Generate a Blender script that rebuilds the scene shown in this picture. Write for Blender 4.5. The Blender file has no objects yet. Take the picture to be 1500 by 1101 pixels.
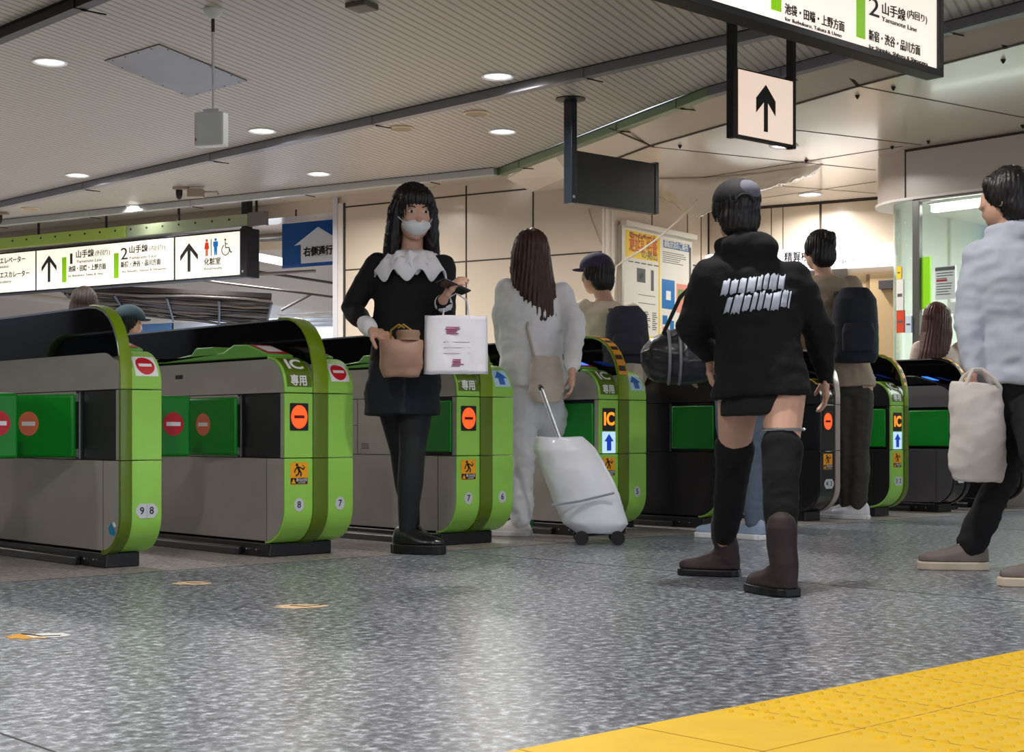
import bpy, bmesh, math, random
from mathutils import Vector, Matrix, noise
from math import sin, cos, pi, radians, sqrt, atan2
random.seed(7)
SC = bpy.context.scene
COL = SC.collection

# ------------------------------------------------------------------ camera
# World axes: X runs along the row of ticket gates, Y runs into the lanes, Z up.
FP, HZ, CX, CH = 2200.0, 633.0, 750.0, 0.56        # focal length (px), eye-level row, centre column, eye height
YAW = math.atan((3121 - CX) / FP)
FW = Vector((cos(YAW), sin(YAW), 0)); RT = Vector((sin(YAW), -cos(YAW), 0)); CAM = Vector((0, 0, CH))
cd = bpy.data.cameras.new('camera'); cam = bpy.data.objects.new('camera', cd); COL.objects.link(cam)
cam.location = CAM; cam.rotation_euler = (pi/2, 0, YAW - pi/2)
cd.sensor_width = 36; cd.lens = FP/1500*36; cd.shift_y = (HZ-550.5)/1500; cd.clip_end = 200
SC.camera = cam

# ------------------------------------------------------------------ world, exposure, lamps
wd = bpy.data.worlds.new('world'); SC.world = wd; wd.use_nodes = True
wd.node_tree.nodes['Background'].inputs[0].default_value = (0.80, 0.86, 1.0, 1)
wd.node_tree.nodes['Background'].inputs[1].default_value = 1.05
SC.view_settings.view_transform = 'Standard'; SC.view_settings.look = 'None'
SC.view_settings.gamma = 1; SC.view_settings.use_curve_mapping = False
SC.view_settings.exposure = 0.42
DOWN_W, TUBE_W, BOOTH_W = 36.0, 60.0, 75.0
CZ, CZ2 = 3.0, 2.85                                 # main ceiling, white panel ceiling

def at(px, d, z=0.0): return CAM*0 + FW*d + RT*((px-CX)*d/FP) + Vector((0,0,z))
def zpx(py, d): return CH + (HZ-py)*d/FP
def pz(px, py, z):
    d = (z-CH)*FP/(HZ-py); return at(px, d, z)
def cc(lat, d, z=0.0): return FW*d + RT*lat + Vector((0,0,z))
def dep(p): return p.x*FW.x + p.y*FW.y

def area_lamp(name, loc, size, watts, color=(1,.97,.93), rot=(0,0,0), shape='DISK', sy=None, spread=None):
    l = bpy.data.lights.new(name, 'AREA'); l.shape = shape; l.size = size
    if sy: l.size_y = sy
    l.energy = watts; l.color = color
    if spread: l.spread = spread
    o = bpy.data.objects.new(name, l); COL.objects.link(o); o.location = loc; o.rotation_euler = rot
    return o

# ------------------------------------------------------------------ materials
def lin(c):
    return tuple(((v/255)/12.92 if v/255 <= .04045 else ((v/255+.055)/1.055)**2.4) for v in c)
MATS = {}
def mat(name, rgb, rough=.5, metal=0.0, emit=None, es=1.0, spec=.5, coat=0, bump=None, var=None):
    if name in MATS: return MATS[name]
    m = bpy.data.materials.new(name); m.use_nodes = True; nt = m.node_tree; b = nt.nodes['Principled BSDF']
    c = lin(rgb)
    b.inputs['Base Color'].default_value = (*c, 1); b.inputs['Roughness'].default_value = rough
    b.inputs['Metallic'].default_value = metal; b.inputs['Specular IOR Level'].default_value = spec
    if coat: b.inputs['Coat Weight'].default_value = coat; b.inputs['Coat Roughness'].default_value = .08
    if emit is not None:
        b.inputs['Emission Color'].default_value = (*lin(emit), 1); b.inputs['Emission Strength'].default_value = es
    if var or bump:
        tc = nt.nodes.new('ShaderNodeTexCoord')
        mp = nt.nodes.new('ShaderNodeMapping'); nt.links.new(tc.outputs['Object'], mp.inputs[0])
        n = nt.nodes.new('ShaderNodeTexNoise'); nt.links.new(mp.outputs[0], n.inputs['Vector'])
        n.inputs['Detail'].default_value = 6
        if var:
            sc, amt, st = var; mp.inputs['Scale'].default_value = st; n.inputs['Scale'].default_value = sc
            r = nt.nodes.new('ShaderNodeMapRange'); nt.links.new(n.outputs[0], r.inputs[0])
            r.inputs[1].default_value = .3; r.inputs[2].default_value = .7
            r.inputs[3].default_value = 1-amt; r.inputs[4].default_value = 1+amt
            mx = nt.nodes.new('ShaderNodeMix'); mx.data_type = 'RGBA'; mx.blend_type = 'MULTIPLY'; mx.inputs[0].default_value = 1
            mx.inputs[6].default_value = (*c, 1); nt.links.new(r.outputs[0], mx.inputs[7]); nt.links.new(mx.outputs[2], b.inputs['Base Color'])
        if bump:
            sc, st = bump
            n2 = nt.nodes.new('ShaderNodeTexNoise'); n2.inputs['Scale'].default_value = sc; n2.inputs['Detail'].default_value = 4
            nt.links.new(tc.outputs['Object'], n2.inputs['Vector'])
            bp = nt.nodes.new('ShaderNodeBump'); bp.inputs['Strength'].default_value = st; bp.inputs['Distance'].default_value = .01
            nt.links.new(n2.outputs[0], bp.inputs['Height']); nt.links.new(bp.outputs[0], b.inputs['Normal'])
    MATS[name] = m; return m

def m_steel(name, rgb, rough):
    if name in MATS: return MATS[name]
    m = mat(name, rgb, rough, .45, var=(2.2, .07, (1.2, 1.2, 3)))
    nt = m.node_tree; b = nt.nodes['Principled BSDF']
    tc = nt.nodes.new('ShaderNodeTexCoord'); mp = nt.nodes.new('ShaderNodeMapping'); mp.inputs['Scale'].default_value = (4, 4, 500)
    n = nt.nodes.new('ShaderNodeTexNoise'); n.inputs['Scale'].default_value = 1.5
    nt.links.new(tc.outputs['Object'], mp.inputs[0]); nt.links.new(mp.outputs[0], n.inputs['Vector'])
    bp = nt.nodes.new('ShaderNodeBump'); bp.inputs['Strength'].default_value = .06; bp.inputs['Distance'].default_value = .002
    nt.links.new(n.outputs[0], bp.inputs['Height']); nt.links.new(bp.outputs[0], b.inputs['Normal'])
    return m

STEEL = m_steel('brushed_steel', (186,181,174), .42)
DSTEEL = m_steel('dark_brushed_steel', (50,49,52), .30)
MSTEEL = m_steel('mid_brushed_steel', (120,118,120), .34)
LGREEN = mat('light_green_paint', (152,212,84), .32, coat=.2, var=(6,.05,(1,1,1)))
OLIVE = mat('olive_green_paint', (122,152,8), .3, coat=.3)
OLIVE2 = mat('deep_olive_paint', (88,116,2), .3, coat=.3)
TOPGREEN = mat('top_cover_green', (112,184,74), .4)
FLAPG = mat('green_vinyl', (0,138,34), .38, bump=(9,.25))
BLACK = mat('black_plastic', (22,22,24), .4)
BLACKG = mat('black_gloss', (26,25,27), .18, coat=.3)
PLINTH = mat('black_plinth', (26,27,31), .35)
NAVYBOX = mat('dark_flap_pocket', (10,17,24), .35)
SMOKE = mat('smoked_panel', (8,8,9), .05, spec=.3)
SILVER = mat('silver_metal', (205,205,208), .22, .9)
WHITEP = mat('white_plastic', (238,238,240), .4)
WHITE_S = mat('white_sticker', (240,240,240), .45)
RED_S = mat('red_sticker', (205,20,38), .4)
PINK_S = mat('worn_salmon_sticker', (235,120,88), .45)
BLUE_S = mat('blue_sticker', (20,100,190), .4)
PALEB_S = mat('pale_blue_sticker', (185,220,245), .4)
ORANGE_S = mat('orange_sticker', (250,168,10), .45)
INK = mat('black_ink', (16,16,18), .5)
LABEL_S = mat('pale_grey_label', (200,205,210), .45)
LED_R = mat('led_red', (255,60,20), .5, emit=(255,72,25), es=1.3)
LED_O = mat('led_orange', (255,110,20), .5, emit=(255,120,20), es=1.5)
LED_B = mat('led_blue', (30,90,230), .5, emit=(40,110,255), es=1.4)
LED_G = mat('led_green', (130,230,60), .5, emit=(140,240,60), es=.9)
LED_D = mat('led_dark_red', (90,10,5), .5)
PALELAMP = mat('pale_blue_lamp', (190,225,255), .5, emit=(180,215,250), es=.55)

# ------------------------------------------------------------------ mesh helpers
class MB:
    def __init__(s): s.v = []; s.f = []; s.mi = []; s.cur = 0
    def add(s, vs, fs):
        o = len(s.v); s.v += [tuple(v) for v in vs]
        for f in fs: s.f.append(tuple(i+o for i in f)); s.mi.append(s.cur)
        return s
    def box(s, a, b):
        x0,y0,z0 = a; x1,y1,z1 = b
        return s.add([(x0,y0,z0),(x1,y0,z0),(x1,y1,z0),(x0,y1,z0),(x0,y0,z1),(x1,y0,z1),(x1,y1,z1),(x0,y1,z1)],
              [(0,3,2,1),(4,5,6,7),(0,1,5,4),(1,2,6,5),(2,3,7,6),(3,0,4,7)])
    def prism(s, pts, f, t0, t1):
        n = len(pts); vs = [f(a,b,t0) for a,b in pts] + [f(a,b,t1) for a,b in pts]
        fs = [tuple(range(n)), tuple(range(2*n-1, n-1, -1))] + [(i,i+n,(i+1)%n+n,(i+1)%n) for i in range(n)]
        return s.add(vs, fs)
    def prism_x(s, pts, x0, x1): return s.prism(pts, lambda y,z,x:(x,y,z), x0, x1)
    def prism_y(s, pts, y0, y1): return s.prism(pts, lambda x,z,y:(x,y,z), y0, y1)
    def prism_z(s, pts, z0, z1): return s.prism(pts, lambda x,y,z:(x,y,z), z0, z1)
    def tube(s, path, r, n=10, cap=True):
        path = [Vector(p) for p in path]; rs = r if isinstance(r, (list,tuple)) else [r]*len(path)
        up = None; vs = []
        for i, p in enumerate(path):
            t = (path[min(i+1,len(path)-1)] - path[max(i-1,0)]).normalized()
            if up is None: up = t.orthogonal().normalized()
            up = (up - t*up.dot(t)).normalized(); w = t.cross(up)
            for k in range(n):
                a = 2*pi*k/n; vs.append(p + (up*cos(a)+w*sin(a))*rs[i])
        fs = [(i*n+k, i*n+(k+1)%n, (i+1)*n+(k+1)%n, (i+1)*n+k) for i in range(len(path)-1) for k in range(n)]
        if cap: fs += [tuple(range(n-1,-1,-1)), tuple(range((len(path)-1)*n, len(path)*n))]
        return s.add(vs, fs)
    def lathe(s, prof, c=(0,0,0), n=32):
        vs = [(c[0]+r*cos(2*pi*k/n), c[1]+r*sin(2*pi*k/n), c[2]+z) for r,z in prof for k in range(n)]
        fs = [(i*n+k, i*n+(k+1)%n, (i+1)*n+(k+1)%n, (i+1)*n+k) for i in range(len(prof)-1) for k in range(n)]
        fs += [tuple(range(n-1,-1,-1)), tuple(range((len(prof)-1)*n, len(prof)*n))]
        return s.add(vs, fs)
    def ribbon(s, path, x0, x1, t=.012, off=0.0, crest=0.0):
        P = [Vector((0,a,b)) for a,b in path]; N = []
        for i in range(len(P)):
            d = (P[min(i+1,len(P)-1)] - P[max(i-1,0)]).normalized()
            N.append(Vector((0,-d.z,d.y)))
        xs = [x0,(x0+x1)/2,x1]; cr = [0,crest,0]; vs = []
        for p, n in zip(P, N):
            for x, c in zip(xs, cr): q = p + n*(off+c); vs.append((x,q.y,q.z))
            for x in reversed(xs): q = p - n*t; vs.append((x,q.y,q.z))
        fs = [(i*6+k, i*6+(k+1)%6, (i+1)*6+(k+1)%6, (i+1)*6+k) for i in range(len(P)-1) for k in range(6)]
        fs += [(5,4,3,2,1,0), tuple((len(P)-1)*6+k for k in range(6))]
        return s.add(vs, fs)
    def build(s, name, m, parent=None, bevel=0, smooth=False, seg=2, loc=None, rz=None):
        me = bpy.data.meshes.new(name); me.from_pydata(s.v, [], s.f); 
        ms = m if isinstance(m, (list,tuple)) else [m]
        for q in ms: me.materials.append(q)
        for p, i in zip(me.polygons, s.mi): p.material_index = i
        bm = bmesh.new(); bm.from_mesh(me); bmesh.ops.recalc_face_normals(bm, faces=bm.faces); bm.to_mesh(me); bm.free()
        o = bpy.data.objects.new(name, me); COL.objects.link(o)
        if smooth:
            me.shade_smooth()
            try: me.set_sharp_from_angle(angle=radians(38))
            except Exception: pass
        if bevel:
            b = o.modifiers.new('bevel', 'BEVEL'); b.width = bevel; b.segments = seg; b.limit_method = 'ANGLE'; b.angle_limit = radians(35)
        if parent is not None: o.parent = parent
        if loc is not None: o.location = loc
        if rz is not None: o.rotation_euler = (0,0,rz)
        return o

def tag(o, label, cat, group=None, kind=None):
    o['label'] = label; o['category'] = cat
    if group: o['group'] = group
    if kind: o['kind'] = kind
    return o
def struct(o): o['kind'] = 'structure'; return o
def thing(name, label, cat, loc=(0,0,0), rz=0.0, group=None):
    o = bpy.data.objects.new(name, None); o.empty_display_size = .1; COL.objects.link(o)
    o.location = loc; o.rotation_euler = (0,0,rz); return tag(o, label, cat, group)

def text(s, size, m, parent, M, width=None, align='CENTER', bold=0.0, ext=.0006, name='lettering'):
    c = bpy.data.curves.new('t', 'FONT'); c.body = s; c.size = size; c.extrude = ext; c.offset = bold*size
    c.align_x = align; c.align_y = 'CENTER'; c.resolution_u = 3
    t = bpy.data.objects.new('t', c); COL.objects.link(t)
    bpy.context.view_layer.update()
    me = bpy.data.meshes.new_from_object(t.evaluated_get(bpy.context.evaluated_depsgraph_get()))
    bpy.data.objects.remove(t); bpy.data.curves.remove(c)
    if width and len(me.vertices):
        xs = [v.co.x for v in me.vertices]; w = max(xs)-min(xs)
        if w > 1e-6: me.transform(Matrix.Diagonal((width/w,1,1,1)))
    me.transform(M); me.materials.clear(); me.materials.append(m); me.name = name
    o = bpy.data.objects.new(name, me); COL.objects.link(o); o.parent = parent; return o
def front(x, y, z): return Matrix.Translation((x,y,z)) @ Matrix.Rotation(pi/2, 4, 'X')     # faces local -Y

def circ(cx, cz, rx, rz=None, n=28, a0=0, a1=2*pi):
    rz = rz or rx; return [(cx+rx*cos(a0+(a1-a0)*i/n), cz+rz*sin(a0+(a1-a0)*i/n)) for i in range(n)]
def rrect(x0, x1, z0, z1, r, n=5):
    pts = []
    for cx, cz, a in ((x1-r,z0+r,-pi/2),(x1-r,z1-r,0),(x0+r,z1-r,pi/2),(x0+r,z0+r,pi)):
        pts += [(cx+r*cos(a+pi/2*i/n), cz+r*sin(a+pi/2*i/n)) for i in range(n+1)]
    return pts
def plate(name, pts, m, parent, y, t=.001, **k): return MB().prism_y(pts, y, y-t).build(name, m, parent, **k)
def up_arrow(cx, z0, z1, w, sw):
    h = z1-z0; return [(cx-sw/2,z0),(cx+sw/2,z0),(cx+sw/2,z1-h*.45),(cx+w/2,z1-h*.45),(cx,z1),(cx-w/2,z1-h*.45),(cx-sw/2,z1-h*.45)]
def line_arrow(cx, z0, z1, w, sw, wt=None):      # arrow with swept chevron head
    h = w*.5; wt = wt or sw*1.3; k = h/(w/2)
    zt_ = z1-wt-sw/2*k
    return [(cx-sw/2,z0),(cx+sw/2,z0),(cx+sw/2,zt_),(cx+w/2,z1-h-wt),(cx+w/2,z1-h),(cx,z1),(cx-w/2,z1-h),(cx-w/2,z1-h-wt),(cx-sw/2,zt_)]
def side_plate(name, pts, m, parent, x, t): return MB().prism_x(pts, x, x+t).build(name, m, parent)

# ------------------------------------------------------------------ floor
def floor_mat(name, a, b, c, sc, rough):
    m = bpy.data.materials.new(name); m.use_nodes = True; nt = m.node_tree; bs = nt.nodes['Principled BSDF']
    tc = nt.nodes.new('ShaderNodeTexCoord')
    n1 = nt.nodes.new('ShaderNodeTexNoise'); n1.inputs['Scale'].default_value = sc; n1.inputs['Detail'].default_value = 5; n1.inputs['Roughness'].default_value = .7
    v = nt.nodes.new('ShaderNodeTexVoronoi'); v.inputs['Scale'].default_value = sc*1.4
    n2 = nt.nodes.new('ShaderNodeTexNoise'); n2.inputs['Scale'].default_value = .8; n2.inputs['Detail'].default_value = 3
    for n in (n1, v, n2): nt.links.new(tc.outputs['Object'], n.inputs['Vector'])
    r = nt.nodes.new('ShaderNodeValToRGB'); e = r.color_ramp.elements
    e[0].position = .33; e[0].color = (*lin(a),1); e[1].position = .66; e[1].color = (*lin(c),1)
    k = e.new(.5); k.color = (*lin(b),1)
    nt.links.new(n1.outputs[0], r.inputs[0])
    r2 = nt.nodes.new('ShaderNodeMapRange'); nt.links.new(v.outputs['Color'], r2.inputs[0]); r2.inputs[3].default_value = .6; r2.inputs[4].default_value = 1.35
    r3 = nt.nodes.new('ShaderNodeMapRange'); nt.links.new(n2.outputs[0], r3.inputs[0]); r3.inputs[1].default_value = .3; r3.inputs[2].default_value = .7; r3.inputs[3].default_value = .88; r3.inputs[4].default_value = 1.1
    m1 = nt.nodes.new('ShaderNodeMix'); m1.data_type = 'RGBA'; m1.blend_type = 'MULTIPLY'; m1.inputs[0].default_value = 1
    m2 = nt.nodes.new('ShaderNodeMix'); m2.data_type = 'RGBA'; m2.blend_type = 'MULTIPLY'; m2.inputs[0].default_value = 1
    nt.links.new(r.outputs[0], m1.inputs[6]); nt.links.new(r2.outputs[0], m1.inputs[7])
    nt.links.new(m1.outputs[2], m2.inputs[6]); nt.links.new(r3.outputs[0], m2.inputs[7]); nt.links.new(m2.outputs[2], bs.inputs['Base Color'])
    bs.inputs['Roughness'].default_value = rough
    bp = nt.nodes.new('ShaderNodeBump'); bp.inputs['Strength'].default_value = .25; bp.inputs['Distance'].default_value = .002
    nt.links.new(n1.outputs[0], bp.inputs['Height']); nt.links.new(bp.outputs[0], bs.inputs['Normal'])
    return m
GRANITE = floor_mat('speckled_granite', (58,62,70), (118,122,131), (200,204,212), 36, .32)
PAVER = floor_mat('pale_gate_paving', (96,90,88), (142,136,133), (180,174,170), 46, .42)
YEDGE = 5.40
fl = MB().box((-4,-4,-.2),(26,YEDGE,0)).build('floor', GRANITE); struct(fl)
fl2 = MB().box((-8,YEDGE,-.2),(26,26,0)).build('floor', PAVER); struct(fl2)
jn = MB()
for x in (1.2, 4.6, 8.0, 11.4): jn.box((x,-3,0),(x+.006,YEDGE,.0006))
for y in (1.35,): jn.box((-3,y,0),(25,y+.006,.0006))
jn.box((-8,YEDGE-.004,0),(26,YEDGE+.004,.0007))
struct(jn.build('trim_1', mat('floor_joint', (70,70,74), .7)))

# yellow tactile paving
YEL = mat('yellow_tactile', (250,202,0), .5, var=(8,.05,(1,1,1)))
tp = MB(); tp.box((0.9,1.32,0),(9.0,1.925,.004))
for i in range(32):
    for j in range(12):
        for_x = 2.35+i*.05; y = 1.35+j*.05
        tp.lathe([(.013,.0),(.009,.005)], (for_x, y, .004), 8)
o = tp.build('tactile_paving', YEL)
tag(o, 'yellow tactile paving strip with raised dots at the lower right of the floor', 'tactile paving')
jt = MB()
for i in range(27): jt.box((.9+i*.3,1.325,.0041),(.903+i*.3,1.925,.0046))
jt.box((.9,1.62,.0041),(9,1.623,.0046))
jt.build('tile_joints', mat('tile_joint_yellow', (205,150,0), .6), o)

# worn sticker remnants on the floor
def scrap(name, px, py, w, h, m, label, seed, m2=None):
    p = pz(px, py, 0); random.seed(seed)
    e = thing(name, label, 'floor sticker', (p.x,p.y,0), YAW-pi/2)
    def blob(cx, cy, a, b, n=26):
        return [(cx+a*cos(2*pi*i/n)*random.uniform(.65,1.05), cy+b*sin(2*pi*i/n)*random.uniform(.65,1.05)) for i in range(n)]
    MB().prism_z(blob(0,0,w/2,h/2), .0004, .0014).build('backing', m, e)
    if m2:
        MB().prism_z(blob(w*.3,h*.1,w*.42,h*.42), .0014, .0022).build('patch', m2, e)
        MB().prism_z([(-w*.25,h*.3),(-w*.2,h*.36),(w*.2,0),(w*.5,.1*h),(w*.5,0),(w*.2,-.12*h)], .0023, .003).build('crease', INK, e)
    else:
        MB().prism_z([(-w*.2,h*.2),(-w*.18,h*.1),(w*.1,-.1*h),(w*.35,.2*h),(w*.36,.28*h),(w*.1,0)], .0014, .002).build('crease', INK, e)
    return e
SCR = mat('faded_peach_sticker', (232,200,160), .6)
scrap('worn_floor_sticker', 283, 854, .16, .14, SCR, 'torn peach sticker on the floor in front of the second gate', 3)
scrap('worn_floor_sticker', 440, 888, .19, .13, SCR, 'torn peach sticker on the grey floor, nearest the centre', 5)
scrap('worn_floor_sticker', 45, 932, .16, .13, mat('worn_orange_sticker', (222,160,50), .6), 'worn orange and white sticker on the floor at lower left', 9, mat('worn_white_sticker', (225,225,222), .6))

# ------------------------------------------------------------------ ticket gates
YF, GL = 5.55, 2.30
def arc(cy, cz, r, a0, a1, n=10): return [(cy+r*cos(a0+(a1-a0)*i/n), cz+r*sin(a0+(a1-a0)*i/n)) for i in range(n+1)]
P_LOW = arc(.16,.22,.16,-pi/2,-pi,12) + [(0,.4432)]
P_MID = [(0,.4468),(0,.7332)]
P_UP = [(0,.7368)] + arc(.14,.76,.14,pi,pi/2,12)
P_BAND_LOW = P_LOW; P_BAND_MID = P_MID
P_ARCH = [(0,.7368),(.0,.80),(.008,.87),(.026,.935),(.055,.99),(.092,1.032),(.14,1.062),(.20,1.080),(.27,1.086)]
def inset_profile(z0, z1, ins=.012):
    # closed body outline between two heights
    pts = []
    full = arc(.16,.22,.16-ins,-pi/2,-pi,10) + arc(.14,.76,.14-ins,pi,pi/2,10)
    fr = [(max(y,ins), z) for y,z in full]
    lo = [p for p in fr if z0 <= p[1] <= z1]
    def yat(z):
        for a, b in zip(fr, fr[1:]):
            if (a[1]-z)*(b[1]-z) <= 0 and a[1] != b[1]: return a[0]+(b[0]-a[0])*(z-a[1])/(b[1]-a[1])
        return ins
    f = []
    if z0 > .075: f.append((yat(z0), z0))
    f += lo
    if z1 < .88: f.append((yat(z1), z1))
    back = [(GL-y, z) for y, z in reversed(f)]
    return f + back

def no_entry(parent, cx, cz, r, y, name='no_entry_symbol', disc=RED_S, bar=WHITE_S, plain=False):
    d = plate(name, circ(cx,cz,r), disc, parent, y, .0012)
    plate('white_bar', [(cx-r*.68,cz-r*.17),(cx+r*.68,cz-r*.17),(cx+r*.68,cz+r*.17),(cx-r*.68,cz+r*.17)], bar, d, y-.0012, .001)
    return d

def caution(parent, cx, z0, y, w=.094):
    h = .098
    e = plate('caution_sticker', rrect(cx-w/2,cx+w/2,z0,z0+h,.004,2), ORANGE_S, parent, y, .001)
    plate('caption_strip', [(cx-w/2+.002,z0+.002),(cx+w/2-.002,z0+.002),(cx+w/2-.002,z0+h*.3),(cx-w/2+.002,z0+h*.3)], INK, e, y-.001, .0006)
    plate('warning_triangle', [(cx-w*.44,z0+.005),(cx-w*.2,z0+.005),(cx-w*.32,z0+h*.27)], ORANGE_S, e, y-.0016, .0005)
    text('駆け込み注意', .016, WHITE_S, e, front(cx+w*.14, y-.0017, z0+h*.2), width=w*.6)
    text('CAUTION', .009, WHITE_S, e, front(cx+w*.14, y-.0017, z0+h*.08), width=w*.4)
    k = MB(); s = w/.094
    def seg(pts, t): 
        for (x0,a0),(x1,a1) in zip(pts, pts[1:]):
            dx, dz = x1-x0, a1-a0; L = sqrt(dx*dx+dz*dz); nx, nz = -dz/L*t/2, dx/L*t/2
            k.prism_y([(cx+x0*s+nx,z0+a0+nz),(cx+x0*s-nx,z0+a0-nz),(cx+x1*s-nx,z0+a1-nz),(cx+x1*s+nx,z0+a1+nz)], y-.001, y-.0018)
    k.prism_y(circ(cx-.012*s,z0+.087,.007,n=12), y-.001, y-.0018)
    seg([(-.008,.080),(.002,.058)], .012); seg([(0,.060),(.012,.052),(.008,.036)], .007); seg([(0,.060),(-.004,.046),(-.018,.038)], .007)
    seg([(-.006,.078),(.010,.074),(.022,.066),(.030,.078)], .006); seg([(-.010,.078),(-.022,.064),(-.024,.052)], .006)
    seg([(.018,.086),(.024,.080)], .004)
    k.build('running_figure', INK, e)
    return e

def number_plate(parent, cx, cz, s, y):
    e = plate('number_label', circ(cx,cz,.026,.03,n=20), LABEL_S, parent, y, .001)
    text(s, .042, INK, e, front(cx, y-.0012, cz), bold=.012)
def number_pair(parent, cx, cz, a, b, y, w=.1):
    pts = [(cx-w*.32,cz-.03),(cx+w*.32,cz-.03),(cx+w*.5,cz-.008),(cx+w*.5,cz+.008),(cx+w*.32,cz+.03),(cx-w*.32,cz+.03),(cx-w*.5,cz+.008),(cx-w*.5,cz-.008)]
    e = plate('number_label', pts, LABEL_S, parent, y, .001)
    text(a, .042, INK, e, front(cx-w*.22, y-.0012, cz), bold=.012); text(b, .042, INK, e, front(cx+w*.22, y-.0012, cz), bold=.012)
    plate('divider', [(cx-.0008,cz-.028),(cx+.0008,cz-.028),(cx+.0008,cz+.028),(cx-.0008,cz+.028)], mat('label_divider',(140,145,150)), e, y-.001, .0004)

def on_curve(m_pts, mth, parent, name, off, x0, x1, s0, s1, thick=.0012):
    """ribbon patch hugging the upper front curve between arc angles s0..s1 (radians from the vertical face)"""
    path = arc(.14,.76,.14,pi-s0,pi-s1,8)
    return MB().ribbon(path, x0, x1, t=-.0002+0*off, off=off).build(name, mth, parent, smooth=True)

def curve_M(x, s):      # matrix to put text on the upper front curve at arc angle s
    y = .14 - .14*cos(s); z = .76 + .14*sin(s)
    return Matrix.Translation((x, y - .0035*cos(s), z + .0035*sin(s))) @ Matrix.Rotation(pi/2 - s, 4, 'X')

def curved(parent, name, m, cx, rows, off=.0024):
    """flat marking hugging the upper front curve; rows = (arc angle, half width)"""
    mb = MB(); vs = []
    for sa, hw in rows:
        for o_ in (off, .0004):
            y, z = .14-(.14+o_)*cos(sa), .76+(.14+o_)*sin(sa); vs += [(cx-hw,y,z),(cx+hw,y,z)]
    n = len(rows); fs = []
    for i in range(n-1):
        a, b = i*4, i*4+4; fs += [(a,a+1,b+1,b),(a+2,b+2,b+3,a+3),(a,b,b+2,a+2),(a+1,a+3,b+3,b+1)]
    fs += [(0,2,3,1),(n*4-4,n*4-3,n*4-1,n*4-2)]
    mb.add(vs, fs); return mb.build(name, m, parent, smooth=True)
def make_flap(gate, hinge_x, hinge_y, ang, sym=True, disc=RED_S, L=.345):
    """padded flap from the hinge; ang = direction in the lane plane (radians, 0 = +X, pi/2 = +Y)"""
    f = MB().box((0,-.018,.452),(L,.018,.722)).build('flap_door', FLAPG, gate, bevel=.014, smooth=True, seg=3)
    f.location = (hinge_x, hinge_y, 0); f.rotation_euler = (0,0,ang)
    if sym:
        k = 1 if cos(ang) > .5 else -1     # face with the symbol
        cx = L*.74 if cos(ang) > .5 else L*.66
        m = MB(); r = .052
        if k > 0:
            no_entry(f, cx, .597, r, -.0183, disc=disc)
        else:
            d = MB().prism_y(circ(cx,.597,r), .0183, .0195).build('no_entry_symbol', disc, f)
            MB().prism_y([(cx-r*.66,.597-r*.17),(cx+r*.66,.597-r*.17),(cx+r*.66,.597+r*.17),(cx-r*.66,.597+r*.17)], .0195, .0203).build('white_bar', WHITE_S, d)
    return f

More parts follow.
